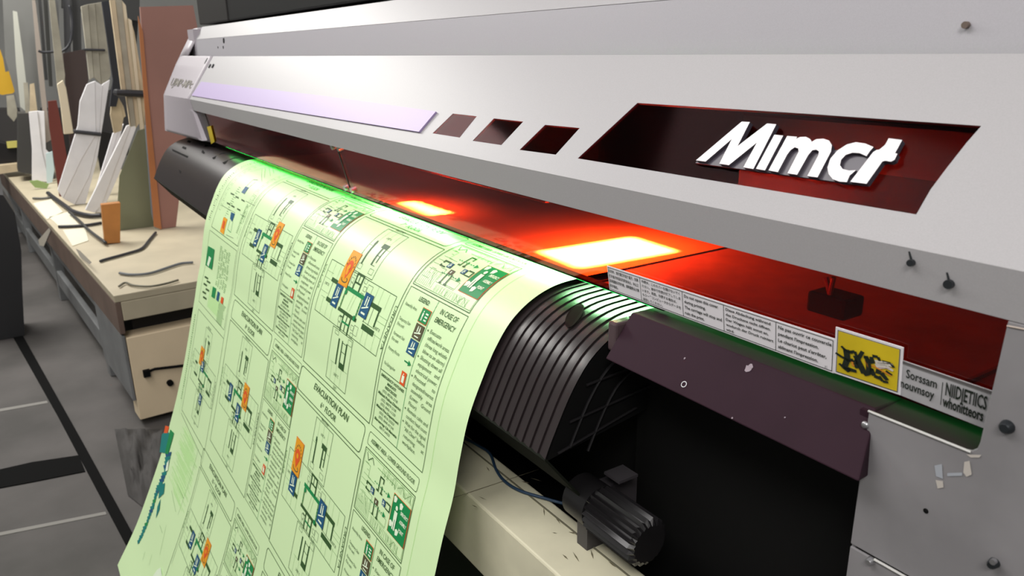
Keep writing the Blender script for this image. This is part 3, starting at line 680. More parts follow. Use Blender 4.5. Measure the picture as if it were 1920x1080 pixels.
def plan(u0, s0, W=.325, Hh=.321, pinpos=(.26, .235, .385, .44), bl1=(.255, .445, .345, .575), bl2=(.63, .40, .73, .53), th=1.0):
    X = lambda a_: u0 + a_ * W
    Y = lambda b_: s0 + b_ * Hh
    def fr(a0, b0, a1, b1, w=.0011, c='wall'): frame(X(a0), Y(b0), X(a1), Y(b1), w, c)
    def rc(a0, b0, a1, b1, c='wall', lev=0): rect(X(a0), Y(b0), X(a1), Y(b1), c, lev)
    def ln(a0, b0, a1, b1, w=.0011, c='wall'): line([(X(a0), Y(b0)), (X(a1), Y(b1))], w, c)
    fr(.37, .02, .63, .33); fr(.37, .67, .66, .97); fr(.06, .34, .95, .66)
    for a_ in (.43, .50, .57): ln(a_, .02, a_, .13, .0005, 'grey'); ln(a_, .86, a_, .97, .0005, 'grey')
    for a_ in (.14, .22, .30, .74, .80, .88): ln(a_, .34, a_, .43, .0005, 'grey'); ln(a_, .56, a_, .66, .0005, 'grey')
    rc(.42, .13, .435, .28); rc(.415, .12, .43, .15); rc(.53, .13, .545, .26); rc(.51, .12, .585, .15); rc(.572, .13, .582, .24); ln(.53, .20, .58, .20); ln(.53, .26, .58, .26)
    rc(.475, .71, .49, .86); rc(.525, .71, .535, .85); rc(.585, .71, .60, .86); rc(.525, .83, .60, .865); ln(.53, .77, .59, .77); ln(.53, .72, .6, .72)
    rc(.16, .43, .25, .455); rc(.18, .545, .30, .57); ln(.19, .455, .19, .55, .0012); ln(.25, .455, .25, .55, .0008); ln(.30, .455, .30, .55)
    rc(.71, .43, .85, .455); rc(.83, .45, .845, .54); ln(.77, .455, .77, .55); ln(.71, .455, .71, .55, .0012); ln(.70, .545, .85, .545, .0008); rc(.71, .555, .86, .585)
    rc(.37, .425, .70, .448, 'green'); rc(.37, .555, .63, .575, 'wall'); rc(.38, .445, .395, .555, 'grey'); rc(.60, .445, .615, .555, 'grey')
    rc(.45, .33, .462, .43); rc(.53, .33, .545, .44); rc(.45, .33, .54, .342); rc(.45, .38, .54, .39); rc(.49, .34, .497, .38)
    rc(.46, .565, .472, .67); rc(.555, .565, .57, .67); rc(.46, .61, .57, .62, 'green'); rc(.51, .57, .518, .66); rc(.42, .59, .46, .597)
    for a_, b_ in ((.41, .33), (.40, .37), (.41, .40), (.56, .34), (.58, .38), (.57, .42), (.41, .60), (.42, .63), (.59, .60), (.60, .64)): fr(a_, b_, a_ + .035, b_ + .025, .0007)
    fr(.40, .28, .45, .31, .0007); fr(.55, .28, .60, .31, .0007); fr(.41, .68, .46, .70, .0007); fr(.60, .68, .65, .71, .0007); fr(.62, .36, .68, .40, .0007); fr(.63, .59, .68, .64, .0007)
    for a0, b0, a1, b1 in ((.06, .41, .16, .41), (.06, .45, .16, .45), (.10, .56, .18, .56), (.06, .53, .18, .53), (.85, .47, .95, .47), (.85, .50, .95, .50), (.86, .57, .95, .57), (.37, .16, .42, .16), (.58, .15, .63, .15), (.41, .86, .47, .86), (.6, .86, .65, .86)): ln(a0, b0, a1, b1, .0006, 'grey')
    for a_ in (.5, .535): ln(a_, .45, a_ - .02, .545, .0006, 'grey')
    h_ = .007
    text('UNIT A', X(.5), Y(.09), h_ * .7, align='C', c='wall'); text('UNIT B', X(.88), Y(.545), h_ * .8, align='C', c='wall'); text('UNIT C', X(.51), Y(.925), h_ * .8, align='C', c='wall'); text('UNIT D', X(.12), Y(.49), h_ * .8, align='C', c='wall')
    text('BALCONY', X(.5), Y(.012), .006, w=.035, align='C', c='wall'); text('EXIT', X(.52), Y(.995), .006, align='C', c='wall')
    text('URDANETA', X(.975), Y(.38), .007, w=.075, c='wall', vert=True); text('VILLAR', X(.01), Y(.38), .006, w=.05, c='grey', vert=True)
    pin(X(pinpos[0]), Y(pinpos[1]), X(pinpos[2]), Y(pinpos[3]))
    sign_blue(X(bl1[0]), Y(bl1[1]), X(bl1[2]), Y(bl1[3])); sign_blue(X(bl2[0]), Y(bl2[1]), X(bl2[2]), Y(bl2[3]))
    for a_, b_ in ((.40, .46), (.60, .56)): poly([(X(a_) + .005 * math.cos(q), Y(b_) + .005 * math.sin(q)) for q in [i * math.pi / 4 for i in range(8)]], 'green', 3)
    for b_ in (.47, .49, .51, .53): rc(.605, b_, .615, b_ + .01, 'green', 2); rc(.385, b_, .393, b_ + .006, 'green', 2)
def person_icon(u, s, h, c='white', lev=5):
    poly([(u + .10 * h * math.cos(q), s + .1 * h + .10 * h * math.sin(q)) for q in [i * math.pi / 4 for i in range(8)]], c, lev)
    rect(u - .13 * h, s + .24 * h, u + .13 * h, s + .58 * h, c, lev); rect(u - .12 * h, s + .58 * h, u - .02 * h, s + h, c, lev); rect(u + .02 * h, s + .58 * h, u + .12 * h, s + h, c, lev)
def arrow(u0, s, u1, sc_=1):
    n = 7
    for i in range(n): u = u0 + (u1 - u0 - .008) * i / n; rect(u, s - .001, u + .0025, s + .0012, 'green', 2)
    poly([(u1 - .009, s - .0045), (u1, s), (u1 - .009, s + .0045)], 'green', 2)
def area_map(u0, s0, W=.178, Hh=.105):
    X = lambda a_: u0 + a_ * W
    Y = lambda b_: s0 + b_ * Hh
    frame(u0, s0, u0 + W, s0 + Hh, .0014, 'line'); frame(u0 + .003, s0 + .003, u0 + W - .003, s0 + Hh - .003, .0008, 'grey')
    rnd = random.Random(11)
    def ln(pts, w=.0007, c='grey'): line([(X(a_), Y(b_)) for a_, b_ in pts], w, c)
    for i in range(26):
        a_ = .40 + i * .022; ln([(a_, .04 + .03 * math.sin(i)), (a_ + rnd.uniform(-.02, .02), .16)], .0006); ln([(a_ - .05, .84), (a_ - .05 + rnd.uniform(-.03, .03), .96)], .0006)
    for i in range(9): ln([(.03 + rnd.random() * .1, .1 + i * .09), (.12 + rnd.random() * .1, .1 + i * .09)]); ln([(.04 + i * .03, .65 + rnd.random() * .1), (.05 + i * .03, .95)])
    ln([(.04, .20), (.16, .20), (.16, .38), (.30, .38)]); ln([(.05, .66), (.30, .66)]); ln([(.30, .82), (.62, .82)]); ln([(.46, .68), (.62, .68), (.62, .80), (.46, .80), (.46, .68)])
    ln([(.30, .12), (.65, .12), (.66, .18)], .001); ln([(.05, .05), (.10, .15), (.17, .06), (.22, .14)], .0014, 'wall'); ln([(.7, .85), (.75, .95), (.82, .84), (.9, .96)], .0006)
    ln([(.20, .58), (.30, .58), (.30, .80)]); ln([(.70, .12), (.78, .05), (.85, .16), (.93, .05), (.96, .17)], .0007); ln([(.18, .7), (.25, .9)]);
    for a0, b0, a1, b1 in ((.17, .43, .26, .46), (.15, .43, .17, .49), (.15, .52, .17, .56), (.15, .54, .24, .565), (.38, .18, .46, .205), (.38, .18, .395, .42), (.45, .18, .465, .26), (.35, .40, .395, .43), (.43, .40, .47, .43), (.44, .30, .455, .42),
                           (.36, .62, .375, .80), (.44, .62, .455, .80), (.35, .79, .38, .82), (.43, .79, .47, .82), (.57, .43, .65, .455), (.64, .43, .655, .55), (.57, .53, .655, .55)): rect(X(a0), Y(b0), X(a1), Y(b1), 'wall', 1)
    sign_blue(X(.255), Y(.445), X(.32), Y(.54)); sign_blue(X(.50), Y(.445), X(.56), Y(.54))
    rect(X(.355), Y(.545), X(.43), Y(.635), 'brown', 1); rect(X(.385), Y(.57), X(.40), Y(.61), 'white', 2)
    arrow(X(.30), Y(.33), X(.62)); arrow(X(.28), Y(.65), X(.60))
    rect(X(.672), Y(.208), X(.992), Y(.792), 'red', 1); rect(X(.68), Y(.215), X(.985), Y(.785), 'green', 2)
    person_icon(X(.775), Y(.33), .038)
    for a_, b_ in ((.715, .25), (.83, .27), (.71, .62), (.83, .66)): poly([(X(a_) + dx * 1.1, Y(b_) + dy) for dx, dy in ((-.004, 0), (0, -.003), (.006, -.001), (.004, .006), (-.002, .008))], 'white', 3)
    text('EMERGENCY', X(.845), Y(.40), .0055, w=.024, c='white', bold=.03, lev=3); text('ASSEMBLY', X(.85), Y(.52), .0055, w=.022, c='white', bold=.03, lev=3); text('POINT', X(.86), Y(.645), .0055, w=.016, c='white', bold=.03, lev=3)
def legend(u0, s0, W=.180, Hh=.236):
    frame(u0, s0, u0 + W, s0 + Hh, .0012, 'line'); um = u0 + .094; sm = s0 + .141
    line([(um, s0), (um, s0 + Hh)], .0010, 'green'); line([(u0, sm), (um, sm)], .0012, 'line')
    text('LEGEND:', u0 + .040, s0 + .014, .0075, w=.034, bold=.02)
    rows = [('Assembly Area', 'green'), ('Temporary Stair', 'brown'), ('Permanent Stair', 'blue'), ('Primary Route', None), ('Fire Extinguisher', 'red')]
    for i, (t_, c_) in enumerate(rows):
        s = s0 + .020 + i * .025
        text(t_, u0 + .008, s + .010, .0055, w=.040)
        if i in (1, 2): text('Fire exit', u0 + .008, s + .019, .0055, w=.024)
        ua, ub = (um - .030, um - .004)
        if c_ == 'green': rect(ua - .001, s - .001, ub + .001, s + .0225, 'red', 1); rect(ua, s, ub, s + .0215, 'green', 2); person_icon(ua + .008, s + .003, .016, lev=3); [rect(ua + .015, s + .005 + k * .005, ub - .003, s + .0075 + k * .005, 'white', 3) for k in range(3)]
        elif c_ in ('brown', 'blue'): sign_blue(ua, s, ub, s + .0225, c_)
        elif c_ is None: arrow(ua + .004, s + .010, ub)
        else: rect(ua + .006, s, ub - .004, s + .021, 'red', 2); rect(ua + .010, s + .006, ub - .008, s + .017, 'white', 3); rect(ua + .012, s + .003, ub - .011, s + .005, 'white', 3)
    for i, t_ in enumerate(['EMERGENCY HOTLINES', 'MAKATI', 'REDCROSS', '(02) 8536-218', 'Makati Police District', '(02) 8879-218', '(02) 843-1120', 'Makati Fire Department', '(02) 816-2553', '(02) 844-9134', 'Barangay Urdaneta', '8817-6433']):
        hd = t_[0] not in '(8'; w_ = min(.082, .0052 * len(t_) * (1 if hd else .8)); text(t_, u0 + .047, sm + .009 + i * .0073, .0045, w=w_, align='C', bold=.03 if hd else 0, c='line' if hd else 'wall')
    text('IN CASE OF', um + .043, s0 + .016, .0085, w=.052, align='C', bold=.01); text('EMERGENCY', um + .043, s0 + .030, .0085, w=.060, align='C', bold=.01)
    for i, (bl, t_) in enumerate([(1, 'Evacuate'), (0, 'offices/work areas.'), (0, '(three long whistle'), (0, 'blow as an alarm)'), (1, 'Shutting down all'), (0, 'equipment    and'), (0, 'electrical power.'), (1, 'Proceed       to'), (0, 'designated/nearest'), (0, 'assembly    area'), (0, '(Lower    Ground'), (0, 'Floor)'), (1, 'Remain calm and'), (0, 'conduct head count'), (1, 'Wait for the signal'), (0, '"All Clear" before'), (0, 'returning       at'), (0, 'workplace.')]):
        s = s0 + .048 + i * .0102; w_ = .066 if len(t_) > 14 else .0042 * len(t_)
        text(t_, um + .014, s, .0062, w=w_)
        if bl: poly([(um + .007 + .0016 * math.cos(q), s - .002 + .0016 * math.sin(q)) for q in [k * math.pi / 3 for k in range(6)]], 'line', 1)
def poster(u0, s0, floor_, **kw):
    frame(u0, s0, u0 + .325, s0 + .321, .0016, 'line')
    frame(u0, s0 - .054, u0 + .317, s0 - .007, .0016, 'line', .008)
    text('EVACUATION PLAN', u0 + .165, s0 - .034, .0125, w=.17, align='C', bold=.012)
    n_, sup = floor_; text(n_, u0 + .130, s0 - .015, .0115, align='C', bold=.01); text(sup, u0 + .128 + .008 * len(n_), s0 - .020, .006, align='L', bold=.01); text('FLOOR', u0 + .143 + .006 * len(n_), s0 - .015, .0115, w=.052, bold=.01)
    plan(u0, s0, **kw)
    uc = u0 + .334
    frame(uc, s0 - .054, uc + .178, s0 - .033, .0010, 'line', .004); text('ASSEMBLY AREA - LOWER GROUND FLOOR', uc + .089, s0 - .040, .0070, w=.155, align='C', bold=.012)
    area_map(uc, s0 - .027); legend(uc, s0 + .083)
A0 = -1.402; B0 = -1.927
poster(A0, .132, ('7', 'th')); poster(A0, .516, ('6', 'th'), bl2=(.62, .40, .72, .54), pinpos=(.14, .24, .27, .45), bl1=(.15, .455, .25, .58)); poster(A0, .905, ('5', 'th'))
alt = dict(pinpos=(.60, .30, .72, .48), bl1=(.26, .42, .34, .55), bl2=(.50, .49, .59, .62))
poster(B0, .132, ('7', 'th'), **alt); poster(B0 + .012, .516, ('8', 'th'), **alt); poster(B0 - .03, .93, ('10', 'th'), **alt)
line([(-.868, .02), (-.868, 1.4)], .0007, 'pale')
# left column sheets
def pp(pix, c, lev=1):
    P_ = [sheet_px(*p) for p in pix]
    if all(P_): poly(P_, c, lev)
def pl_(pix, w, c, lev=0):
    P_ = [sheet_px(*p) for p in pix]
    if all(P_): line(P_, w, c, lev)
frame(-2.235, .04, -1.955, .335, .0014, 'line'); line([(-1.945, .02), (-1.945, 1.2)], .001, 'line'); frame(-2.245, .347, -1.955, .555, .0012, 'line'); frame(-2.235, .575, -1.945, .880, .0014, 'line')
line([(-2.262, .05), (-2.262, .33)], .0006, 'grey'); line([(-2.255, .57), (-2.255, .90)], .0006, 'grey')
rnd = random.Random(5)
for i in range(46): rect(-2.285 + rnd.choice((0, .012)), .05 + i * .006, -2.281 + rnd.choice((0, .012)), .052 + i * .006, 'line')
for i in range(14):
    frame(-2.22, .06 + i * .016, -2.205 + rnd.random() * .01, .072 + i * .016, .0006, 'grey')
    frame(-2.00, .06 + i * .016, -1.985 + rnd.random() * .01, .072 + i * .016, .0006, 'grey')
for i in range(8): line([(-2.2 + rnd.random() * .03, .06 + i * .012), (-2.15, .05 + i * .01), (-2.02 - rnd.random() * .04, .06 + i * .014)], .0007, 'grey')
for px, py in ((436, 363), (445, 369), (456, 375), (429, 381), (437, 386), (448, 392)): pp([(px - 3, py - 2), (px + 3, py + 1), (px + 3, py + 4), (px - 3, py + 1)], 'line', 1)
pp([(461, 350), (467, 352), (459, 364), (453, 361)], 'blue', 2); pl_([(462, 350), (475, 337), (484, 338)], .0016, 'line'); pl_([(467, 352), (479, 342)], .0014, 'line')
pl_([(416, 385), (441, 399)], .001, 'line'); pl_([(451, 402), (460, 407)], .001, 'line'); pl_([(461, 377), (478, 386)], .001, 'line'); pl_([(424, 440), (438, 447)], .001, 'line')
pp([(420, 407), (427, 411), (420, 440), (413, 434)], 'orange', 2); pp([(420, 413), (423, 416), (420, 430), (417, 427)], 'red', 3)
pp([(434, 398), (441, 401), (436, 416), (432, 410)], 'blue', 2); pl_([(432, 413), (427, 430), (433, 436), (437, 416)], .0014, 'green')
for i in range(20): rect(-2.14, .20 + i * .006, -2.135 + rnd.random() * .03, .2015 + i * .006, 'grey'); rect(-2.0, .23 + i * .004, -1.995 + rnd.random() * .012, .2315 + i * .004, 'grey')
text('UNIT A    UNIT B    UNIT C', -1.975, .20, .005, w=.12, c='grey', vert=True)
# panel 2
pp([(391, 461), (403, 468), (398, 506), (386, 497)], 'green', 2); pp([(393, 480), (397, 484), (392, 500), (389, 496)], 'white', 3)
for a_, b_ in ((385, 517), (383, 530), (389, 525), (381, 545), (387, 540), (382, 555)): pp([(a_, b_), (a_ + 6, b_ + 4), (a_ + 5, b_ + 7), (a_ - 1, b_ + 3)], 'line', 2)
pp([(400, 537), (406, 541), (403, 560), (397, 556)], 'green', 2); pp([(409, 546), (413, 549), (410, 566), (406, 562)], 'blue', 2); pp([(416, 556), (420, 559), (418, 571), (414, 567)], 'red', 2)
for i in range(26):
    for j in range(5):
        if rnd.random() < .75: rect(-2.11 + j * .022, .365 + i * .0042, -2.11 + j * .022 + .010 + rnd.random() * .009, .3668 + i * .0042, 'grey')
for i in range(20):
    if rnd.random() < .9: rect(-2.15, .485 + i * .003, -2.05 + rnd.random() * .03, .4862 + i * .003, 'pale')
for i in range(16): rect(-2.04, .50 + i * .0035, -1.99 + rnd.random() * .02, .5015 + i * .0035, 'grey')
# panel 3: a plan
plan(-2.225, .59, W=.275, Hh=.275, pinpos=(.30, .24, .45, .42), bl1=(.40, .35, .51, .46), bl2=(.52, .66, .62, .76))
for i in range(40): rect(-2.268, .60 + i * .0065, -2.262 + rnd.random() * .006, .603 + i * .0065, 'grey')
# panel 4, and the smeared colour along the lower left edge
for i in range(60):
    if rnd.random() < .8: rect(-2.20 + rnd.random() * .1, .90 + i * .003, -2.05 + rnd.random() * .08, .9012 + i * .003, 'pale')
line([(-2.235, .89), (-1.955, .905)], .0014, 'line'); line([(-2.0, .90), (-2.02, 1.1)], .001, 'grey')
pp([(304, 815), (312, 806), (318, 812), (312, 850), (300, 848)], 'teal', 2); pp([(320, 805), (327, 812), (316, 852), (310, 850)], 'green', 3); pp([(311, 798), (318, 800), (315, 812), (308, 812)], 'red', 3)
sm = [(318, 850), (312, 880), (303, 905), (294, 925), (287, 950), (278, 975), (268, 1000), (259, 1018)]
for i in range(len(sm) - 1):
    (a_, b_), (c2, d_) = sm[i], sm[i + 1]
    for k in range(4):
        t_ = k / 4; x_ = a_ + (c2 - a_) * t_; y_ = b_ + (d_ - b_) * t_; w_ = (7 - i * .6) * rnd.uniform(.6, 1.2)
        pp([(x_ - w_, y_), (x_ + w_ * .6, y_ - 3), (x_ + w_ * .4, y_ + 4), (x_ - w_ * .8, y_ + 7)], rnd.choice(('teal', 'teal', 'green', 'blue', 'teal')), 2)
pp([(300, 912), (310, 905), (308, 925), (298, 935)], 'teal', 3); pp([(296, 950), (302, 935), (300, 955), (293, 972)], 'teal', 3); pp([(314, 868), (318, 862), (316, 882), (311, 884)], 'white', 4)
pp([(288, 1080), (296, 1068), (303, 1064), (305, 1080), (300, 1092), (290, 1092)], 'white', 4)
for a_, b_, c2, d_ in ((300, 985, 305, 1000), (272, 1035, 268, 1050), (285, 1040, 280, 1060), (330, 900, 345, 935), (322, 920, 330, 960), (312, 985, 300, 1040)): pl_([(a_, b_), (c2, d_)], .001, 'grey')
sheet = sb.build('printed_sheet', [PAPER] + INK, None, fix=False, label='glossy pale green printed film sheet hanging from the printer, covered in evacuation plans', cat='print')
me = sheet.data
for i in range(n_paper): me.polygons[i].use_smooth = True
# ================================================================== DESK and things on it
WOODT = mat('desk_cream', (.56, .49, .35), .5, noise=.12, nscale=6)
BROWN = mat('desk_side_brown', (.17, .115, .09), .6, noise=.2, nscale=7)
CREAM = mat('drawer_cream', (.90, .73, .50), .5, noise=.08, nscale=5)
FRAME = mat('frame_grey', (.22, .225, .23), .5, noise=.2, nscale=10)
dO = Vector((-3.32, .259, 0)); ang_ = math.radians(4.0)
dU = Vector((-math.cos(ang_), -math.sin(ang_), 0)); dV = Vector((-math.sin(ang_) * -1 * -1, math.cos(ang_), 0))
DT = H - .917
def dp(u, v, z): return dO + dU * u + dV * v + Vector((0, 0, z))
def dbox(bb, u0, u1, v0, v1, z0, z1, mi=0):
    bb.prism([dp(u0, v0, z0), dp(u1, v0, z0), dp(u1, v1, z0), dp(u0, v1, z0)], (0, 0, z1 - z0), mi)
desk = empty('work_bench', dO + Vector((0, 0, 0)), 'long low bench with cream top and brown side, left of the printer', 'bench')
b = MB(); dbox(b, 0, 4.9, 0, .80, DT - .03, DT); b.build('bench_top', WOODT, desk, bevel=.003)
b = MB(); dbox(b, 0, 4.9, 0, .02, DT - .165, DT - .031); b.build('side_apron', BROWN, desk, bevel=.002, label='brown side board')
b = MB(); dbox(b, 0.0, .03, .021, .80, DT - .111, DT - .031); b.build('end_apron', WOODT, desk, bevel=.003)
b = MB(); dbox(b, .10, .62, .066, .78, .02, DT - .112); cab = b.build('cabinet_body', BLACK, desk)
b = MB(); dbox(b, .0, .0985, .018, .78, .03, DT - .185); dr = b.build('drawer_front', CREAM, desk, bevel=.003, label='cream wooden drawer front')
b = MB(); X_ = -3.40
def dfront(px, py, off=.012): r = ray(px, py); n_ = -dU; d0 = (dO + dU * .0 - Vector((0, 0, 0))).dot(n_) + off; t_ = (d0) / r.dot(n_); return Vector((0, 0, H)) + r * t_
b.tube([dfront(277, 697), dfront(290, 692), dfront(340, 686), dfront(400, 682)], .006, 8); c_ = dfront(275, 700); b.box(c_.x - .02, c_.x + .01, c_.y - .013, c_.y + .013, c_.z - .014, c_.z + .014); b.build('drawer_handle', PITCH, dr)
c_ = dfront(318, 717, 0); b = MB(); b.tube([c_ - dU * -.004, c_ - dU * .014], .013, 12); b.build('drawer_lock', PITCH, dr)
for args in ((.62, 4.8, .03, .06, DT - .26, DT - .185), (.62, 4.8, .03, .06, .10, .20)):
    b = MB(); dbox(b, *args); b.build('frame_rail', FRAME, desk, bevel=.004)
for u_ in (.66, 2.2, 3.8, 4.7):
    b = MB(); dbox(b, u_, u_ + .07, .025, .075, 0, DT - .166); b.build('leg', FRAME, desk, bevel=.004)
b = MB(); dbox(b, .003, .60, .004, .016, .12, DT - .175); b.build('side_plate', FRAME, desk, bevel=.003)
for u_ in (.7, 4.7):
    b = MB(); dbox(b, u_, u_ + .06, .72, .78, 0, DT - .03); b.build('leg', FRAME, desk)
# torn pale tape patches on the side
def side_px(px, py, off=.002):
    n_ = -dV; r = ray(px, py); t_ = (dO.dot(n_) + off) / r.dot(n_); return Vector((0, 0, H)) + r * t_
for q_ in ([(72, 450), (92, 427), (95, 432), (82, 462), (74, 460)], [(142, 466), (150, 470), (172, 492), (168, 496), (150, 482)]):
    b = MB(); b.add([side_px(*p) for p in q_], [tuple(range(len(q_)))])
    b.build('torn_label', mat('torn_paper', (.55, .5, .42), .8), desk)
def base(px, py): return at_z(px, py, -.917)
def slab(name, pix, X, th, m, parent=None, clamp=True, drop=0, **kw):
    pts = [at_x(px, py, X) for px, py in pix]
    lo, hi = min(p.z for p in pts), max(p.z for p in pts)
    if clamp:
        for p in pts:
            if p.z < lo + drop * (hi - lo): p.z = DT + .001
            p.z = max(p.z, DT + .001)
    b_ = MB(); b_.prism(pts, (-th, 0, 0)); return b_.build(name, m, parent, **kw)
WB = mat('white_strip', (.82, .80, .82), .6, noise=.08, nscale=8); TAN = mat('raw_wood', (.62, .50, .33), .7, noise=.2, nscale=10); TANG = mat('grey_wood', (.42, .39, .31), .7, noise=.25, nscale=8)
DRED = mat('dark_red', (.16, .03, .02), .6); DBR = mat('dark_brown', (.055, .035, .032), .6); ORW = mat('orange_wood', (.55, .22, .05), .5, noise=.3, nscale=6)
BAND = mat('tie_black', (.02, .02, .025), .5); GREYM = mat('grey_panel', (.19, .19, .18), .6, noise=.1, nscale=4); CREAMS = mat('pale_wood', (.72, .62, .45), .6)
# brown board
bd = empty('leaning_board', at_x(295, 430, -4.52), 'tall reddish brown board standing on edge between the bench tools and printer', 'board')
slab('board_panel', [(263, 13), (362, 10), (372, 60), (330, 425), (303, 431), (296, 420)], -4.52, .03, mat('board_brown', (.30, .145, .115), .6, noise=.15, nscale=2.5), bd)
slab('board_edge', [(259, 30), (268, 60), (278, 180), (292, 320), (303, 431), (289, 425), (279, 300), (270, 180)], -4.505, .012, mat('board_orange', (.42, .15, .05), .5, noise=.2, nscale=5), bd, label='orange-brown edge')
slab('translucent_sheet', [(258, 245), (276, 240), (291, 430), (222, 462), (224, 330)], -4.62, .006, mat('smoky_green', (.20, .21, .13), .35, noise=.3, nscale=2), None, label='smoky green sheet standing beside the brown board', cat='sheet')
slab('grey_strip', [(272, 235), (279, 235), (295, 420), (292, 433), (284, 400)], -4.56, .012, mat('strip_bluegrey', (.25, .30, .36), .4), None, label='thin blue-grey strip beside the brown board', cat='strip')
slab('wood_block', [(190, 384), (226, 380), (226, 458), (197, 457)], base(210, 458).x, .05, ORW, None, label='orange-stained wooden block under the white strips', cat='block', bevel=.003)
# bundles
def bundle(name, label, cat, X, slats, m, band=None, th=.03, group=None, bmat=BAND, mats=None):
    px0, py0 = slats[-1][2]
    o = empty(name, at_x(px0, py0, X), label, cat, group)
    for i, q_ in enumerate(slats): slab('slat', q_, X - (i % 3) * .012, th, (mats[i] if mats else m), o, bevel=.002)
    if band:
        for (x0, y0, x1, y1, hgt) in band:
            b_ = MB(); a_ = at_x(x0, y0, X + .012); c2 = at_x(x1, y1, X + .012); hh = hgt * abs(X) / F / .8
            b_.tube([a_ + Vector((-.06, 0, 0)), a_, c2, c2 + Vector((-.06, 0, 0))], hh / 2, 8); b_.build('tie', bmat, o)
    return o
Xa = base(150, 385).x
bundle('strip_bundle', 'thick white strip bundle flaring at its foot, tied with black cord', 'bundle', Xa,
       [[(163, 158), (178, 152), (180, 252), (152, 300), (118, 372), (108, 357), (146, 236), (150, 190)], [(178, 152), (192, 160), (186, 254), (168, 330), (140, 384), (118, 372), (152, 300), (180, 252)], [(192, 158), (206, 150), (190, 250), (182, 300), (162, 394), (140, 384), (168, 330), (186, 254)]], WB, [(142, 247, 188, 252, 5)])
bundle('strip_bundle', 'narrow white strip bundle leaning over the wooden block', 'bundle', base(190, 400).x,
       [[(238, 236), (246, 234), (190, 385), (178, 399), (160, 394)], [(246, 234), (256, 238), (222, 330), (192, 397), (178, 399)]], WB)
bundle('strip_bundle', 'thin white strip pair leaning behind the narrow white bundle', 'bundle', base(190, 400).x - .12, [[(212, 250), (222, 245), (180, 392), (168, 398)], [(222, 245), (232, 232), (192, 388), (180, 392)]], WB)
bundle('timber_bundle', 'tall bundle of grey-beige slats tied above the white strips', 'bundle', Xa - .08,
       [[(152, 12), (165, 8), (176, 145), (168, 150)], [(165, 8), (178, 6), (190, 158), (176, 145)], [(178, 6), (191, 4), (208, 140), (200, 158), (190, 158)]], TANG, [(158, 93, 196, 94, 3)])
bundle('timber_bundle', 'tall tan timber strips banded in black beside the brown board', 'bundle', -4.95,
       [[(206, 0), (216, 0), (244, 236), (236, 180), (228, 170)], [(216, 0), (228, 0), (255, 236), (244, 238)], [(228, 0), (236, 10), (262, 230), (255, 240)], [(240, 34), (247, 38), (270, 240), (264, 246)], [(246, 40), (252, 60), (272, 180), (271, 246)]], TAN,
       [(221, 174, 270, 176, 9)], mats=[TAN, TANG, CREAMS, CREAMS, TAN])
bundle('timber_bundle', 'short stubby wood offcuts under the black band', 'bundle', -5.2, [[(210, 185), (222, 182), (232, 220), (228, 245), (214, 250), (207, 215)], [(222, 182), (232, 200), (236, 218), (230, 222)]], TAN)
slab('dark_strip', [(191, 4), (208, 0), (222, 120), (228, 160), (218, 200), (206, 200), (212, 150)], -5.15, .03, mat('strip_navy', (.015, .018, .028), .5), label='blackish strip between the two tall timber bundles', cat='strip')
slab('dark_strip', [(186, 245), (210, 250), (214, 262), (206, 300), (190, 330), (182, 280)], Xa - .3, .03, BLACK, drop=.3, label='short black piece behind the white bundles', cat='strip')
slab('dark_board', [(118, 100), (160, 92), (166, 150), (146, 230), (140, 250), (138, 300), (124, 290), (126, 200)], Xa - .5, .03, DBR, drop=.12, label='dark brown board behind the white strip bundle', cat='board')
slab('red_board', [(90, 190), (106, 188), (118, 250), (122, 284), (96, 288), (93, 240)], Xa - .45, .03, DRED, drop=.12, label='short dark red board left of the dark brown board', cat='board')
slab('wood_stick', [(107, 158), (118, 150), (124, 165), (138, 250), (120, 252), (114, 200)], Xa - .25, .03, CREAMS, label='pale wooden stick with blunt end before the dark board', cat='stick', bevel=.004)
slab('wood_stick', [(92, 0), (103, 0), (122, 140), (120, 165), (107, 158)], Xa - .3, .025, TANG, label='grey weathered stick rising above the pale wooden stick', cat='stick')
slab('wood_stick', [(60, 0), (66, 0), (78, 100), (92, 240), (96, 262), (86, 268), (70, 120)], -6.9, .02, mat('pinkish_wood', (.34, .29, .25), .7), label='long thin pinkish brown pole right of the grey panel', cat='stick')
slab('wood_stick', [(24, 20), (32, 22), (44, 110), (54, 200), (50, 210), (38, 200), (30, 120)], -7.3, .02, mat('chalky_wood', (.50, .50, .44), .7), label='chalky white round-ended stick on the grey panel', cat='stick')
slab('wood_stick', [(56, 158), (64, 156), (70, 208), (56, 212)], -7.0, .02, TAN, label='short tan stick above the white block', cat='stick')
slab('wood_stick', [(44, 155), (52, 155), (58, 212), (48, 214)], -7.05, .02, TANG, label='short grey-tan stick beside the grey panel foot', cat='stick')
slab('metal_sheet', [(4, -20), (58, -20), (66, 60), (76, 212), (40, 214), (10, 110)], -7.5, .03, GREYM, label='tall plain grey panel behind the sticks', cat='panel')
bl = bundle('white_block', 'white upright block standing by a pale blue piece', 'block', base(80, 343).x, [[(54, 210), (70, 208), (78, 280), (92, 342), (60, 338), (60, 280)], [(70, 208), (83, 209), (86, 280), (96, 290), (92, 342), (78, 338)]], WB)
slab('blue_piece', [(86, 288), (98, 284), (102, 318), (98, 342), (88, 344)], base(95, 344).x + .02, .02, mat('pale_blue', (.55, .68, .70), .5), label='pale blue piece against the white block', cat='piece')
slab('green_tray', [(55, 340), (70, 338), (92, 345), (88, 354), (66, 352)], base(75, 354).x + .03, .02, mat('tray_green', (.30, .42, .16), .5), label='flat yellow-green tray below the white block', cat='tray')
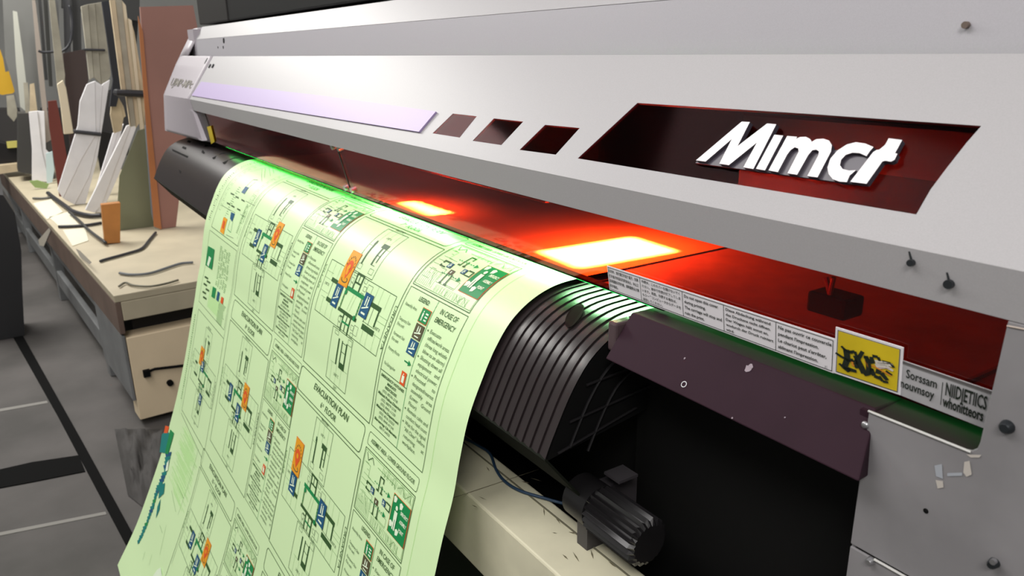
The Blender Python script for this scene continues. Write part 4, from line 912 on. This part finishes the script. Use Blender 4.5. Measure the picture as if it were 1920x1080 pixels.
slab('drill_case', [(0, 92), (6, 110), (10, 135), (32, 130), (34, 165), (24, 175), (4, 178), (-20, 170), (-20, 92)], -7.6, .06, mat('tool_yellow', (.62, .36, .02), .5), label='yellow tool hanging at the far left', cat='tool')
slab('tool_handle', [(12, 180), (26, 178), (34, 215), (26, 228), (14, 215)], -7.58, .03, TANG, label='grey-tan handle below the yellow tool', cat='tool')
bk = empty('black_machine', at_x(20, 305, -7.4), 'small black machine with a yellow cap at the far end of the bench', 'machine')
slab('machine_body', [(-20, 262), (12, 268), (38, 276), (42, 305), (-20, 308)], -7.4, .15, BLACK, bk, bevel=.01); slab('yellow_cap', [(12, 266), (34, 264), (37, 276), (14, 278)], -7.38, .03, mat('cap_yellow', (.65, .58, .15), .5), bk)
slab('dark_crate', [(34, 213), (104, 211), (104, 345), (34, 322)], -6.98, .28, mat('crate_dark', (.05, .048, .045), .7), label='dark crate carrying the short sticks at the back', cat='crate')
slab('wood_tray', [(-10, 312), (48, 305), (52, 318), (-10, 328)], -7.3, .1, TAN, label='flat tan wooden tray under the black machine', cat='tray')
# dark vertical pipes and rack at the back
for i, (x0, x1, xb0, xb1) in enumerate(((70, 76, 84, 90), (80, 88, 92, 99), (103, 109, 108, 114), (118, 130, 124, 136), (134, 150, 140, 156))):
    slab('dark_pole', [(x0, -20), (x1, -20), (xb1, 150 + i * 12), (xb0, 150 + i * 12)], -7.1 - .06 * i, .03, mat('pole_%d' % i, ((.03, .03, .03), (.07, .07, .065), (.10, .10, .10), (.05, .05, .055), (.035, .035, .035))[i], .5),
         label=['blackish pole nearest the grey panel', 'second dark pole right of the grey panel', 'mid-grey pole left of the looped hose', 'wide dark bar behind the looped hose', 'widest dark bar beside the beige slats'][i], cat='pole', group='dark poles behind the bench')
slab('dark_cabinet', [(-30, 205), (44, 205), (124, 205), (215, 170), (262, 0), (262, 420), (215, 380), (110, 352), (50, 322), (-30, 305)], -8.2, .3, mat('backdrop_dark', (.035, .032, .032), .7), label='dark cabinet filling the space behind the leaning bundles', cat='cabinet')
slab('dark_cabinet', [(120, -30), (262, -30), (262, 40), (120, 12)], -7.85, .3, mat('backdrop_dark2', (.03, .03, .03), .7), label='dark overhead cabinet above the beige slats', cat='cabinet')
def cable(name, pix, r, m, label, X=None, z=None):
    b_ = MB(); pts = [(at_x(p[0], p[1], X) if X else at_z(p[0], p[1], z)) for p in pix]; b_.tube(smoothpath(pts, 6), r, 6); return b_.build(name, m, smooth=True, label=label, cat='cable')
cable('cable', [(72, 95), (80, 98), (100, 97), (118, 95), (132, 78), (136, 40), (130, 10)], .010, BAND, 'black looped hose hanging across the dark poles', X=-6.84)
zt_ = -.917 + .0085
cable('cable', [(188, 490), (200, 486), (240, 475), (266, 466), (280, 450), (292, 436)], .007, BAND, 'black cable from the foot of the brown board', z=zt_)
cable('cable', [(224, 512), (245, 515), (270, 514), (290, 510), (320, 500), (340, 494), (362, 492)], .006, mat('wire_grey', (.13, .14, .15), .5), 'upper grey wire curling across the bench end', z=zt_)
cable('cable', [(223, 537), (235, 530), (250, 535), (280, 537), (310, 532), (334, 525)], .0045, mat('wire_olive', (.14, .13, .09), .5), 'lower thin olive wire near the bench corner', z=zt_)
cable('cable', [(90, 362), (100, 370), (122, 386), (138, 397), (165, 404), (190, 404)], .014, BAND, 'thick black cord under the white strip bundles', z=zt_ + .009)
cable('cable', [(110, 425), (140, 424), (165, 422), (190, 418)], .009, BAND, 'short black cord crossing towards the wooden block', z=zt_ + .002)
cable('cable', [(130, 398), (150, 415), (165, 430), (180, 442), (198, 455)], .008, mat('cord_dark', (.03, .03, .03), .5), 'black cord running to the foot of the wooden block', z=zt_ + .012)
cable('cable', [(62, 372), (80, 372), (100, 370)], .008, mat('cord_grey', (.10, .10, .09), .5), 'short grey cord below the green tray', z=zt_ + .002)
for q_, lb in (([(62, 382), (96, 374), (118, 398), (88, 412)], 'pale paper scrap nearest the green tray'), ([(92, 408), (128, 398), (150, 424), (112, 426)], 'cream paper scrap in the middle of the bench'), ([(118, 432), (160, 428), (166, 452), (136, 462)], 'bright paper scrap left of the wooden block')):
    b = MB(); b.prism([at_z(px, py, -.9165) for px, py in q_], (0, 0, .003)); b.build('paper_scrap', mat('scrap', (.74, .70, .55), .7), label=lb, cat='paper')
# black bin beside the bench and dark debris
cp_ = slab('black_column', [(-60, 360), (6, 366), (28, 400), (40, 470), (42, 545), (46, 628), (-60, 628)], -4.9, .25, mat('column_black', (.018, .018, .02), .6), label='black upright shape at the far left edge before the bench', cat='column', clamp=False)
b = MB(); c0_ = at_z(30, 655, -H + .02); c1_ = at_z(90, 640, -H + .02)
for v_ in cp_.data.vertices:
    if v_.co.z < .12: v_.co.z = .002
rb = empty('debris_pile', at_z(290, 850, -H), 'crumpled dark cloth heap on the floor beneath the green sheet', 'cloth')
random.seed(9); b = MB()
gx, gy = 22, 16
pa, pb, pc, pd = at_z(215, 806, -H), at_z(335, 806, -H), at_z(330, 1000, -H), at_z(240, 930, -H)
for j in range(gy + 1):
    for i in range(gx + 1):
        u_, v_ = i / gx, j / gy; p = (pa * (1 - u_) + pb * u_) * (1 - v_) + (pd * (1 - u_) + pc * u_) * v_
        e_ = min(u_, 1 - u_, v_, 1 - v_); p.z = .004 + min(1, e_ * 5) * (.02 + .03 * abs(math.sin(9 * u_ + 4 * v_)) + random.random() * .025); b.v.append(tuple(p))
for j in range(gy):
    for i in range(gx): a_ = j * (gx + 1) + i; b.f.append((a_, a_ + 1, a_ + gx + 2, a_ + gx + 1)); b.m.append(0)
b.build('crumpled_cloth', mat('cloth_dark', (.07, .065, .062), .8, noise=.3, nscale=12), rb, smooth=True)

# ================================================================== equipment box on top of the printer
eq = empty('equipment_box', (-2.5, .88, H + .106), 'black equipment box sitting on top of the printer at its far left', 'box')
zb = H + .1065
xm_, xr_ = at_y(427, 38, .712).x, at_y(690, 5, .712).x
b = MB(); b.box(-3.29, xm_, .712, 1.05, zb, zb + .5); b.build('box_end', mat('box_dark_grey', (.022, .020, .019), .6, spec=.2), eq, bevel=.004)
b = MB(); b.box(xm_, xr_, .716, 1.05, zb, zb + .5); b.build('box_body', mat('box_black', (.006, .006, .006), .6, spec=.2), eq, bevel=.004)
